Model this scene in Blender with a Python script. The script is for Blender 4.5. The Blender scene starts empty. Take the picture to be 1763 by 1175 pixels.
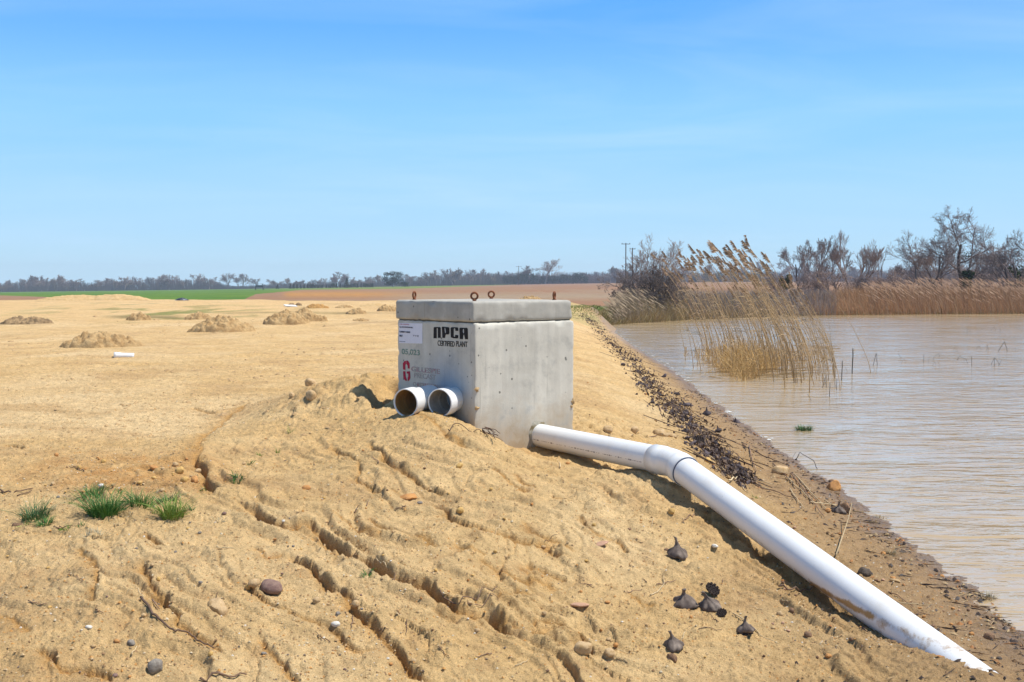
import bpy, bmesh, math, random
import numpy as np
from mathutils import Vector, Matrix, noise as mnoise
R = math.radians
rng = random.Random(7)
scene = bpy.context.scene
C = scene.collection

# ------------------------------------------------------------------ camera
EYE = 2.15
FPX = 2000.0
PITCH = 2.96
cam_d = bpy.data.cameras.new('camera'); cam = bpy.data.objects.new('camera', cam_d); C.objects.link(cam)
cam_d.sensor_width = 36.0; cam_d.lens = FPX * 36.0 / 1763.0
cam_d.clip_start = 0.05; cam_d.clip_end = 20000
cam.location = (0, 0, EYE); cam.rotation_euler = (R(90 - PITCH), 0, 0)
scene.camera = cam
# ------------------------------------------------------------------ light
SUN_EL, SUN_AZ = 63.0, -4.0        # azimuth measured from +X towards +Y
sd = Vector((math.cos(R(SUN_EL)) * math.cos(R(SUN_AZ)), math.cos(R(SUN_EL)) * math.sin(R(SUN_AZ)), math.sin(R(SUN_EL))))
sun_d = bpy.data.lights.new('sun', 'SUN'); sun = bpy.data.objects.new('sun', sun_d); C.objects.link(sun)
sun_d.energy = 4.9; sun_d.angle = R(0.53); sun_d.color = (1.0, 0.955, 0.88)
sun.rotation_euler = sd.to_track_quat('Z', 'Y').to_euler(); sun.location = (30, 10, 40)
w = bpy.data.worlds.new('World'); scene.world = w; w.use_nodes = True
nt = w.node_tree; nt.nodes.clear()
N = nt.nodes.new; L = nt.links.new
wo = N('ShaderNodeOutputWorld'); bg = N('ShaderNodeBackground'); sky = N('ShaderNodeTexSky')
sky.sky_type = 'NISHITA'; sky.sun_disc = False; sky.sun_elevation = R(SUN_EL); sky.sun_rotation = R(90 - SUN_AZ)
sky.altitude = 0; sky.air_density = 1.0; sky.dust_density = 0.25; sky.ozone_density = 3.0
hs = N('ShaderNodeHueSaturation'); hs.inputs['Saturation'].default_value = 1.08; hs.inputs['Hue'].default_value = 0.5
bg.inputs['Strength'].default_value = 0.12
# thin cirrus, laid out on the sky directions
tc = N('ShaderNodeTexCoord'); sep = N('ShaderNodeSeparateXYZ'); L(tc.outputs['Generated'], sep.inputs[0])
addz = N('ShaderNodeMath'); addz.operation = 'ADD'; addz.inputs[1].default_value = 0.12; L(sep.outputs['Z'], addz.inputs[0])
dvx = N('ShaderNodeMath'); dvx.operation = 'DIVIDE'; L(sep.outputs['X'], dvx.inputs[0]); L(addz.outputs[0], dvx.inputs[1])
dvy = N('ShaderNodeMath'); dvy.operation = 'DIVIDE'; L(sep.outputs['Y'], dvy.inputs[0]); L(addz.outputs[0], dvy.inputs[1])
cmb = N('ShaderNodeCombineXYZ'); L(dvx.outputs[0], cmb.inputs[0]); L(dvy.outputs[0], cmb.inputs[1])
mp = N('ShaderNodeMapping'); mp.inputs['Rotation'].default_value = (0, 0, R(-38)); mp.inputs['Scale'].default_value = (0.8, 1.7, 1); L(cmb.outputs[0], mp.inputs[0])
nz = N('ShaderNodeTexNoise'); nz.inputs['Scale'].default_value = 0.8; nz.inputs['Detail'].default_value = 8; nz.inputs['Roughness'].default_value = 0.55; nz.inputs['Distortion'].default_value = 1.1
L(mp.outputs[0], nz.inputs['Vector'])
nz2 = N('ShaderNodeTexNoise'); nz2.inputs['Scale'].default_value = 0.35; nz2.inputs['Detail'].default_value = 3; L(cmb.outputs[0], nz2.inputs['Vector'])
rmp = N('ShaderNodeMapRange'); rmp.inputs[1].default_value = 0.40; rmp.inputs[2].default_value = 0.72; rmp.inputs[3].default_value = 0.0; rmp.inputs[4].default_value = 0.42; L(nz.outputs[0], rmp.inputs[0])
rm2 = N('ShaderNodeMapRange'); rm2.inputs[1].default_value = 0.35; rm2.inputs[2].default_value = 0.65; rm2.inputs[3].default_value = 0.15; rm2.inputs[4].default_value = 1.0; L(nz2.outputs[0], rm2.inputs[0])
mul = N('ShaderNodeMath'); mul.operation = 'MULTIPLY'; L(rmp.outputs[0], mul.inputs[0]); L(rm2.outputs[0], mul.inputs[1])
mixc = N('ShaderNodeMixRGB'); mixc.inputs[2].default_value = (4.6, 6.3, 8.2, 1)
tint = N('ShaderNodeMixRGB'); tint.blend_type = 'MULTIPLY'; tint.inputs[0].default_value = 1.0; tint.inputs[2].default_value = (1.0, 1.0, 1.0, 1)
L(sky.outputs[0], hs.inputs['Color']); L(hs.outputs[0], tint.inputs[1]); 
ez = N('ShaderNodeMapRange'); ez.inputs[1].default_value = 0.0; ez.inputs[2].default_value = 1.0; L(sep.outputs['Z'], ez.inputs[0])
cr = N('ShaderNodeValToRGB'); cr.color_ramp.interpolation = 'EASE'
els = cr.color_ramp.elements; els[0].position = 0.0; els[0].color = (.45, .69, .86, 1); els[1].position = .06; els[1].color = (.36, .63, .88, 1)
for pos_, c_ in ((.125, (.25, .56, .95, 1)), (.235, (.11, .385, .95, 1)), (.32, (.075, .27, .68, 1)), (.48, (.04, .15, .40, 1)), (1.0, (.025, .08, .20, 1))):
    e_ = els.new(pos_); e_.color = c_
L(ez.outputs[0], cr.inputs[0])
csc = N('ShaderNodeVectorMath'); csc.operation = 'SCALE'; csc.inputs['Scale'].default_value = 8.7; L(cr.outputs[0], csc.inputs[0])
mg = N('ShaderNodeMixRGB'); mg.inputs[0].default_value = 0.93; L(tint.outputs[0], mg.inputs[1]); L(csc.outputs[0], mg.inputs[2]); L(mg.outputs[0], mixc.inputs[1]); L(mul.outputs[0], mixc.inputs[0])
L(mixc.outputs[0], bg.inputs['Color']); L(bg.outputs[0], wo.inputs[0])
vs = scene.view_settings; vs.view_transform = 'Standard'; vs.look = 'None'; vs.gamma = 1.0; vs.exposure = 0.2
scene.render.engine = 'CYCLES'
scene.cycles.max_bounces = 6; scene.cycles.transparent_max_bounces = 12

# ------------------------------------------------------------------ pixel rays (only used to find where things stand)
cp, sp = math.cos(R(PITCH)), math.sin(R(PITCH))
def ray(px, py):
    a = (px - 881.5) / FPX; b = (587.5 - py) / FPX
    return Vector((a, cp + b * sp, -sp + b * cp))
def at_drop(px, py, drop):
    r = ray(px, py); return Vector((0, 0, EYE)) + r * (-drop / r.z)
def at_Y(px, py, Y):
    r = ray(px, py); return Vector((0, 0, EYE)) + r * (Y / r.y)
def to_px(X, Y, Z):
    dz = Z - EYE
    f = Y * cp - dz * sp; u = Y * sp + dz * cp
    return 881.5 + FPX * X / f, 587.5 - FPX * u / f

# ------------------------------------------------------------------ numpy noise
def _h(ix, iy, s):
    h = (ix.astype(np.int64) * 374761393 + iy.astype(np.int64) * 668265263 + s * 974634777) & 0xffffffff
    h = ((h ^ (h >> 13)) * 1274126177) & 0xffffffff
    return (h ^ (h >> 16)) & 0xffffffff
def perlin(x, y, s=0):
    x0 = np.floor(x); y0 = np.floor(y); fx = x - x0; fy = y - y0
    u = fx * fx * fx * (fx * (fx * 6 - 15) + 10); v = fy * fy * fy * (fy * (fy * 6 - 15) + 10)
    def g(dx, dy):
        a = _h(x0 + dx, y0 + dy, s) * (2 * np.pi / 4294967296.0)
        return np.cos(a) * (fx - dx) + np.sin(a) * (fy - dy)
    a = g(0, 0); b = g(1, 0); c = g(0, 1); d = g(1, 1)
    return ((a + (b - a) * u) + ((c + (d - c) * u) - (a + (b - a) * u)) * v) * 1.45
def fbm(x, y, o=4, s=0, gain=0.5):
    t = 0; a = 1.0; n = 0
    for i in range(o):
        t = t + a * perlin(x * 2**i + 17.3 * i, y * 2**i - 9.1 * i, s + i); n += a; a *= gain
    return t / n
def worley(x, y, s=0):
    x0 = np.floor(x); y0 = np.floor(y); best = np.full(x.shape, 9.0); rad = np.zeros(x.shape)
    for dx in (-1, 0, 1):
        for dy in (-1, 0, 1):
            cx = x0 + dx; cy = y0 + dy
            a = _h(cx, cy, s) / 4294967296.0; b = _h(cx, cy, s + 5) / 4294967296.0; c = _h(cx, cy, s + 9) / 4294967296.0
            d = np.hypot(cx + a - x, cy + b - y)
            m = d < best; best = np.where(m, d, best); rad = np.where(m, c, rad)
    return best, rad
def sstep(a, b, x):
    t = np.clip((x - a) / (b - a), 0, 1); return t * t * (3 - 2 * t)

# ------------------------------------------------------------------ terrain
PA = at_Y(929, 750, 10.91); PB = at_Y(1160, 797, 9.2); PC = at_Y(1700, 1190, 6.0); PB_DROP = EYE - PB.z; PC_DROP = EYE - PC.z
def pipe_dist(x, y):
    def seg(a, b):
        ex, ey = b[0] - a[0], b[1] - a[1]; l2 = ex * ex + ey * ey
        t = np.clip(((x - a[0]) * ex + (y - a[1]) * ey) / l2, 0, 1)
        return np.hypot(x - a[0] - t * ex, y - a[1] - t * ey), t
    d1, t1 = seg((PA.x, PA.y), (PB.x, PB.y)); d2, t2 = seg((PB.x, PB.y), (PC.x, PC.y))
    return d1, t1, d2, t2
shore_px = [(1763, 1100), (1727, 1046), (1693, 1023), (1634, 991), (1585, 957), (1536, 912), (1468, 871), (1446, 853), (1419, 829), (1355, 791), (1301, 749), (1243, 706), (1203, 678), (1150, 634), (1100, 602), (1072, 585), (1050, 567)]
sp_w = [at_drop(a, b, EYE) for a, b in shore_px]
SHY = np.array([0.0, 4.5] + [p.y for p in sp_w] + [70.0, 9999.0]); SHX = np.array([2.75, 3.0] + [p.x for p in sp_w] + [4.4, 4.4])
def shoreX(Y): return np.interp(Y, SHY, SHX)
far_px = [(1046, 560), (1100, 556), (1180, 551.5), (1300, 546), (1400, 543.5), (1600, 541.5), (1763, 540.5), (1900, 540)]
fp_w = [at_drop(a, b, EYE) for a, b in far_px]
FX = np.array([p.x for p in fp_w] + [90.0, 300.0]); FY = np.array([p.y for p in fp_w] + [70.0, 40.0])
def farY(X): return np.interp(X, FX, FY)

ctrl = [(0,1175,1.68),(200,1175,1.71),(400,1175,1.75),(800,1175,1.86),(1200,1175,1.98),(1500,1175,2.06),(1690,1160,2.02),(1740,1172,2.08),
 (0,1000,1.60),(0,900,1.52),(170,900,1.49),(300,880,1.48),(0,760,1.43),(340,770,1.40),(420,720,1.40),(600,900,1.55),(850,1030,1.74),(560,1050,1.68),(300,1050,1.6),
 (700,760,1.30),(818,738,1.31),(686,690,1.14),(740,718,1.19),(650,653,1.0),(600,655,1.04),(540,663,1.12),(480,690,1.25),(640,760,1.36),(560,740,1.35),
 (925,785,1.60),(900,790,1.60),(870,765,1.42),(1000,830,1.60),(980,800,1.585),(1000,740,1.46),(900,900,1.61),(750,850,1.50),(1090,835,1.62),(1150,870,1.68),(1250,945,1.82),(1350,1015,1.93),(1430,1075,2.0),(1500,1086,2.045),(1580,1124,2.035),
 (1100,1000,1.85),(1000,1050,1.86),(1250,1080,1.95),(1380,1110,2.03),
 (1380,880,2.05),(1300,850,1.98),(1240,760,1.95),(1250,830,1.83),(1100,720,1.70),(1050,745,1.54),(1500,975,2.07),(1600,1035,2.11)]
pts = []
for a, b, d in ctrl:
    p = at_drop(a, b, d); pts.append((p.x, p.y, d))
for X, Y, d in [(-1.5,14,1.30),(-2.6,14,1.36),(0.2,13,1.40),(0.9,13,1.50),(-4,14,1.41),(-4.6,11,1.42),(-8,10,1.43),(-12,10,1.43),(-12,16,1.42),(-6,7,1.52),(-12,7,1.5),(-5,4.6,1.72),(-12,4.6,1.7),
                (-3,3,1.78),(0,3,1.95),(1.6,3,2.08),(-12,3,1.8),(-3,1,1.85),(0,1,2.0),(1.5,1,2.1)]:
    pts.append((X, Y, d))
for Y in (2, 5, 7, 9, 12):
    for s_, d in ((-1.0, 2.36), (-3.0, 2.7), (-9, 2.95)): pts.append((float(shoreX(Y)) - s_, Y, d))
for Y in (5, 6, 7, 8, 9.3, 10.8, 12.5, 14): pts.append((float(shoreX(Y)), Y, EYE))
for Y in (16, 21, 28, 38, 50, 70):
    for s_, d in ((-9, 2.95), (-3.0, 2.7), (-1.0, 2.36), (0, 2.15), (0.55, 2.02), (1.2, 1.84), (2.0, 1.60), (2.7, 1.45), (4, 1.41), (8, 1.41), (16, 1.42)):
        pts.append((float(shoreX(Y)) - s_, Y, d))
pts = np.array(pts)
def tco(X, Y): return X, 6.0 * np.log(np.maximum(Y, 0.4))
tx, ty = tco(pts[:, 0], pts[:, 1]); n = len(pts)
def tker(r2): return 0.5 * r2 * np.log(r2 + 1e-9)
K = tker((tx[:, None] - tx[None]) ** 2 + (ty[:, None] - ty[None]) ** 2) + np.eye(n) * 0.002
A = np.zeros((n + 3, n + 3)); A[:n, :n] = K; A[:n, n] = 1; A[:n, n + 1] = tx; A[:n, n + 2] = ty; A[n:, :n] = A[:n, n:].T
W = np.linalg.solve(A, np.concatenate([pts[:, 2], np.zeros(3)]))
# coarse table of the smooth surface
GX = np.arange(-16, 14.01, 0.1); GV = np.arange(6 * math.log(0.8), 6 * math.log(75), 0.06)
gx, gv = np.meshgrid(GX, GV)
tab = np.zeros(gx.shape)
for k in range(n): tab += W[k] * tker((gx - tx[k]) ** 2 + (gv - ty[k]) ** 2)
tab += W[n] + W[n + 1] * gx + W[n + 2] * gv
def bil(X, Y):
    v = 6 * np.log(np.clip(Y, 0.85, 72)); a = (np.clip(X, -15.9, 13.8) - GX[0]) / 0.1; b = (v - GV[0]) / 0.06
    i = np.clip(a.astype(int), 0, len(GX) - 2); j = np.clip(b.astype(int), 0, len(GV) - 2); fa = a - i; fb = b - j
    return (tab[j, i] * (1 - fa) + tab[j, i + 1] * fa) * (1 - fb) + (tab[j + 1, i] * (1 - fa) + tab[j + 1, i + 1] * fa) * fb
def base_drop(X, Y):
    X = np.asarray(X, float); Y = np.asarray(Y, float)
    near = bil(X, Y)
    u = X / np.maximum(Y, 1.0)
    d850 = np.interp(u, [-1, -.44, -.26, -.08, .1, .2, .5, 1.5], [10, 8.1, 6.2, 3.7, 1.3, .6, .2, 0.2])
    plate = np.where(X > 4.4, 1.55, 1.42)
    far = plate + (d850 - plate) * np.clip((Y - 80) / 770, 0, 1) + np.maximum(Y - 850, 0) * d850 / 850
    t = sstep(48, 62, Y)
    d = np.where(X < 6, near * (1 - t) + far * t, far)
    # pond basin: right of the near shore and this side of the far shore
    s1 = X - shoreX(Y); s2 = farY(X) - Y
    inside = np.minimum(s1 * .22, s2 * .45)
    bas = np.clip(EYE + inside, 0, 2.9)
    tb = sstep(0, 1.5, s1) * (Y < 48) + sstep(0, .6, s1) * (Y >= 48)
    d = np.where(s1 > 0, d * (1 - tb) + np.maximum(far, bas) * tb, d)
    if d.ndim and len(d):
        m = np.where((X > -.2) & (X < 3.2) & (Y > 5.2) & (Y < 11.6))[0]
        if len(m):
            dd1, t1, dd2, t2 = pipe_dist(X[m], Y[m]); tg1 = 1.455 + .165 + (PB_DROP - 1.455) * t1; tg2 = PB_DROP + .165 + (PC_DROP - PB_DROP) * t2
            w1_ = .9 * np.exp(-(dd1 / .24) ** 2) * sstep(.0, .35, t1); w2_ = .9 * np.exp(-(dd2 / .26) ** 2) * (1 - sstep(.55, .82, t2)); use2 = dd2 < dd1
            w_ = np.where(use2, w2_, w1_); tg = np.where(use2, tg2, tg1) + .035 * np.sin(np.where(use2, t2 * 23, t1 * 11 + 2))
            d[m] = d[m] * (1 - w_) + tg * w_
    return d
def hit(px, py):
    r = ray(px, py); t = np.concatenate([np.arange(2.5, 20, 0.01), np.arange(20, 110, 0.05), np.arange(110, 1500, 2.0)]) / r.y
    X = r.x * t; Y = r.y * t; dd = -r.z * t
    k = np.argmax(dd >= base_drop(X, Y)); 
    return float(X[k]), float(Y[k])

def c5(*a): return [(400 + x / 2.196, 640 + y / 2.196) for x, y in a]
def c4(*a): return [(x / 2.282, 660 + y / 2.282) for x, y in a]
def c2(*a): return [(900 + x / 2.043, 680 + y / 2.043) for x, y in a]
# erosion rills: traced lines, depth, half width (metres)
rills = [
 (c4((1000,70),(880,150),(800,210),(770,290),(780,330)), .03, .12),
 (c4((765,290),(800,350),(815,400),(840,425),(880,438)), .15, .07),
 (c4((915,462),(980,492),(1060,540))+c5((150,568),(200,575),(290,575),(370,640),(440,685),(500,690),(600,750),(680,775),(750,800),(790,850),(840,905),(900,905),(950,910),(1030,950),(1110,975),(1200,970),(1290,1000)), .17, .075),
 (c5((510,255),(540,290),(580,325),(640,370),(700,410),(760,447),(830,478)), .09, .05),
 (c5((745,490),(800,522),(850,560),(900,585),(960,602),(1030,620),(1110,640),(1208,668))+c2((60,520),(110,560),(180,592)), .10, .055),
 (c5((360,268),(420,310),(460,322),(480,360),(478,400),(530,440),(600,455),(650,470)), .07, .05),
 (c5((390,540),(450,575),(520,600),(570,618)), .05, .04),
 (c5((510,550),(580,590),(650,612),(720,642),(790,662)), .06, .045),
 (c5((190,680),(240,707),(330,760),(400,812),(450,855),(480,890),(530,950),(580,1000),(640,1060),(700,1120),(760,1190)), .12, .06),
 (c4((940,752),(1000,812),(1080,862),(1141,887))+c5((200,897),(300,920),(350,935),(400,975),(440,1010),(500,1045),(560,1045)), .08, .055),
 (c5((920,700),(1000,742),(1080,778),(1160,800),(1250,822)), .07, .05),
 (c5((1110,720),(1160,747),(1208,770),(1300,800)), .08, .05),
 (c2((190,430),(260,492),(330,520),(390,570)), .06, .05),
 (c2((95,355),(160,372),(220,420)), .05, .04),
 (c2((0,800),(80,792),(150,820),(220,860),(240,920)), .09, .055),
 (c4((540,690),(575,730),(610,790),(650,860),(690,890),(692,940),(760,965),(800,1002),(840,1040),(900,1075)), .085, .05),
 (c4((565,590),(610,612),(650,632)), .07, .05),
 (c4((150,1030),(175,1070),(210,1108),(260,1122),(340,1112),(420,1135),(430,1175)), .07, .05),
 (c4((380,735),(385,790),(372,850)), .05, .04),
 (c4((745,100),(790,105),(840,122),(880,118)), .09, .05),
 (c4((35,238),(60,248),(110,256)), .10, .05),
 (c4((720,268),(760,268)), .05, .04),
 (c2((0,460),(70,500),(120,520),(190,560)), .06, .05),
 (c2((0,600),(60,640),(120,665)), .05, .05),
 (c5((560,120),(640,140),(760,190),(830,250),(900,300)), .03, .06),
 (c5((960,350),(1010,380),(1060,420),(1120,460)), .05, .05),
 (c5((1060,380),(1110,420),(1150,440)), .05, .045),
 (c5((830,640),(900,680),(960,700)), .04, .04),
 (c2((640,400),(660,460),(740,500),(800,520),(900,600),(960,680)), .05, .10),
 (c4((1000,640),(1060,680),(1110,660)), .05, .05),
 (c4((20,900),(60,960),(120,985)), .035, .04),
 (c4((300,640),(360,690),(372,740)), .035, .04),
 (c5((100,1000),(190,1110),(240,1175)), .06, .05),
 (c5((1000,850),(1060,830),(1130,845)), .05, .05),
 (c2((380,690),(420,740),(480,770)), .03, .05),
]
rl = []
for P, dep, wd in rills:
    q = np.array([hit(a, b) for a, b in P])
    rl.append((q, dep * (.50 if dep > .14 else .46), wd * (.70 if dep > .14 else .78)))
def rill_carve(X, Y, wx, wy, w3):
    """signed-distance carve; right/uphill side steep, other side gentle"""
    h = np.zeros(X.shape); orange = np.zeros(X.shape)
    for ri, (q, dep, wd) in enumerate(rl):
        lo = q.min(0) - wd * 6; hi = q.max(0) + wd * 6
        m = np.where((X > lo[0]) & (X < hi[0]) & (Y > lo[1]) & (Y < hi[1]))[0]
        if len(m) == 0: continue
        jx = fbm(X[m] / .05, Y[m] / .05, 2, 7) * .018; xs = X[m] + wx[m] * 0.6 + jx; ys = Y[m] + wy[m] * 0.6 - jx
        bd = np.full(len(m), 9.0); bs = np.zeros(len(m)); bt = np.zeros(len(m))
        ns = len(q) - 1
        for k in range(ns):
            a = q[k]; b = q[k + 1]; e = b - a; l2 = (e ** 2).sum() + 1e-9
            t = np.clip(((xs - a[0]) * e[0] + (ys - a[1]) * e[1]) / l2, 0, 1)
            dx = xs - a[0] - t * e[0]; dy = ys - a[1] - t * e[1]; d = np.hypot(dx, dy)
            mm = d < bd
            cr = (e[0] * dy - e[1] * dx) / math.sqrt(l2)          # + left of travel direction
            bd = np.where(mm, d, bd); bs = np.where(mm, cr, bs); bt = np.where(mm, (k + t) / ns, bt)
        # the travel direction is down the slope (towards lower right): left side is the far, uphill bank
        sgn = np.where(bs >= 0, 1.0, -1.0)
        wv = wd * .62 * (0.8 + 0.7 * w3[m])
        taper = sstep(0, .10, bt) * sstep(0, .12, 1 - bt) * (0.95 + 0.3 * perlin(xs * 3.1, ys * 3.1, 40 + ri))
        up = sgn > 0
        prof = np.where(up, np.clip(1 - bd / (wv * 0.75), 0, 1) ** 0.5, .55 * np.exp(-(bd / (wv * .9)) ** 2) + .45 * np.exp(-(bd / (wv * 3.2)) ** 2))
        lip = np.where(up, np.exp(-((bd - wv * 1.6) / (wv * 1.1)) ** 2) * 0.28, 0)
        h[m] = np.minimum(h[m], 0) + np.where(-dep * prof * taper < np.minimum(h[m], 0), -dep * prof * taper - np.minimum(h[m], 0), 0) + np.maximum(h[m], 0) + dep * lip * taper
        orange[m] = np.maximum(orange[m], prof * taper)
    return h, orange

seed_b = [at_Y(818, 738, 10.4)]
def clod_mask(X, Y):
    # rubbly heap beside the concrete box and the disturbed soil on its pond side
    a = np.exp(-(((X + 1.75) / .62) ** 2 + ((Y - 11.6) / .9) ** 2) ** 1.5)
    b = np.exp(-(((X - 1.1) / .45) ** 2 + ((Y - 11.6) / 1.8) ** 2) ** 1.5) * .8
    c = np.exp(-(((X - .55) / .5) ** 2 + ((Y - 8.6) / .7) ** 2) ** 1.5) * .5
    d = np.exp(-(((X - 0.0) / .5) ** 2 + ((Y - 6.2) / .5) ** 2) ** 1.5) * .6
    return np.clip(a + b + c + d, 0, 1)
def detail(X, Y, want=False):
    X = np.asarray(X, float); Y = np.asarray(Y, float)
    near = 1 - sstep(16, 30, Y)
    h = np.zeros(X.shape); org = np.zeros(X.shape)
    s = shoreX(Y) - X
    land = sstep(-.1, .9, s)
    u = X / np.maximum(Y, 1)
    h += 0.035 * fbm(X / 1.7, Y / 1.7, 3, 3) * land
    h += (.026 * fbm(X / .32, Y / .5, 4, 111, .62) + .02 * np.abs(fbm(X / .14, Y / .2, 3, 113, .6))) * sstep(9.5, 12, Y) * (1 - sstep(36, 60, Y)) * sstep(.1, .6, s) * (1 - sstep(3.2, 4.5, s))
    for off in (0, 1.7):          # old wheel ruts crossing the plateau
        yc = 21.5 + .16 * X + 1.3 * np.sin(X / 6.0) + off; rd = (Y - yc) / .17
        h += np.where(s > 3.5, (-.045 * np.exp(-rd ** 2) + .022 * np.exp(-((np.abs(rd) - 1.8) / .7) ** 2)) * np.clip(.6 + 1.2 * perlin(X / 1.1, Y / 1.1, 97), 0, 1.3), 0)
    h += 0.05 * fbm(X / 4.5, Y / 6, 4, 90) * sstep(18, 30, Y) * sstep(1.5, 4, s)
    h += 0.035 * fbm(X / .8, Y / 1.2, 4, 94) * sstep(18, 26, Y) * (1 - sstep(45, 90, Y)) * sstep(.5, 3, s)
    m = np.where((Y < 30) & (np.abs(u) < 1.2) & (s > -3))[0] if X.ndim else None
    if m is None or len(m) == 0: return (h, org, org) if want else h
    x = X[m]; y = Y[m]; sm = s[m]; nr = near[m]; ld = 0.55 + 0.45 * sstep(0, .8, sm)
    wx = fbm(x / .22, y / .22, 3, 11) * .09; wy = fbm(x / .22, y / .22, 3, 15) * .09; w3 = fbm(x / .5, y / .5, 2, 19)
    # slope mask: eroded face below the plateau edge
    edge = np.interp(x, [-9, -3.3, -2.7, -2.0, -1.0, 0.2, 1.6, 3], [7.4, 7.8, 9.6, 10.8, 10.3, 10.4, 10.0, 9])
    er = sstep(-.3, .8, edge - y) * sstep(.5, 1.3, sm)
    g = np.zeros(len(m))
    c_, s_ = 0.67, -0.742
    al = x * c_ + y * s_; ac = -x * s_ + y * c_
    wr = fbm(x / .7, y / .7, 3, 23) * .22
    wr2 = fbm(x / 1.0, y / 1.0, 2, 24, .4)
    for per, amp, sd_, dr in ((.38, .056, 31, .0), (.20, .030, 33, .30), (.11, .012, 37, -.15)):
        ph = (ac + dr * al * .25) / per + wr2 * (1.9 if per > .3 else 2.6) + fbm(x / .16, y / .16, 3, sd_) * .13 + al * .10
        fr = ph - np.floor(ph); am = np.clip(.45 + 1.6 * fbm(al / 1.6 + np.floor(ph) * 3.7, ac / 1.1, 2, sd_ + 3), 0, 1.25)
        g += er * amp * am * (np.where(fr < .15, (fr / .15) ** .8, (1 - (fr - .15) / .85) ** 1.25) - .4)
    rc, ro = rill_carve(x, y, wx, wy, w3)
    g += rc
    g += (0.012 * fbm(x / .16, y / .16, 4, 35, .6) + 0.011 * fbm(x / .045, y / .045, 3, 39, .7) - .010 * sstep(.25, .6, fbm(x / .07, y / .09, 3, 67))) * nr * ld
    rough = .55 + .9 * np.clip(fbm(x / .6, y / .6, 2, 69) + .3, 0, 1)
    g += nr * ld * rough * (.027 * (np.abs(fbm(x / .10 + wx * 4, y / .10, 4, 73, .6)) - .2) + .014 * (.25 - np.abs(fbm(x / .035, y / .035, 2, 77))))
    # crumbs and clods
    cm = clod_mask(x, y) * nr
    w1, k1 = worley(x / .15 + wx * 3, y / .15 + wy * 3, 43); w2, k2 = worley(x / .06, y / .06, 47)
    g += cm * (0.075 * np.sqrt(np.clip(1 - (w1 * 1.7) ** 2, 0, 1)) * (k1 > .35) * k1 + .022 * np.sqrt(np.clip(1 - (w2 * 1.9) ** 2, 0, 1)) * k2) - cm * .015
    w4, k4 = worley(x / .05, y / .05, 53)
    g += 0.011 * np.sqrt(np.clip(1 - (w4 * 2.6) ** 2, 0, 1)) * (k4 > .86) * nr * ld
    w5, k5 = worley(x / .3 + wx * 2, y / .3 + wy * 2, 57)
    g += .022 * np.clip(1 - (w5 * 3.0) ** 2, 0, 1) * (k5 > .82) * nr * ld * (0.4 + er)
    # small plateau wrinkles, lying across the view
    pl = (1 - er) * ld
    g += pl * nr * (.030 * np.abs(fbm(x / .55, y / .40, 4, 61, .6)) + .012 * fbm(x / .12, y / .12, 3, 62, .6))
    shn = np.exp(-((sm - .1) / .5) ** 2); g += shn * (.045 * fbm(x / .7, y / .8, 4, 63, .6) + .012)
    # furrow left of the box where the excavation was, keeps the heap steep on that side
    g -= .20 * np.exp(-(((x + 1.27) / .13) ** 2 + ((y - 11.55) / .55) ** 2) ** 2)
    h[m] += g; org[m] = ro
    er_f = np.zeros(X.shape); er_f[m] = er
    return (h, org, er_f) if want else h
def H(X, Y):
    X = np.atleast_1d(np.asarray(X, float)); Y = np.atleast_1d(np.asarray(Y, float))
    return EYE - base_drop(X, Y) + detail(X, Y)
def H1(x, y): return float(H([x], [y])[0])
def gp(px, py, dz=0.0):
    """ground point seen at a photo pixel, on the finished relief"""
    r = ray(px, py); x, y = hit(px, py)
    t0 = y / r.y; t = np.linspace(t0 * .93, t0 * 1.08, 400)
    X = r.x * t; Y = r.y * t; Z = EYE + r.z * t
    hh = H(X, Y); k = np.argmax(Z <= hh)
    if k == 0: k = 187
    return Vector((X[k], Y[k], hh[k] + dz))

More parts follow.
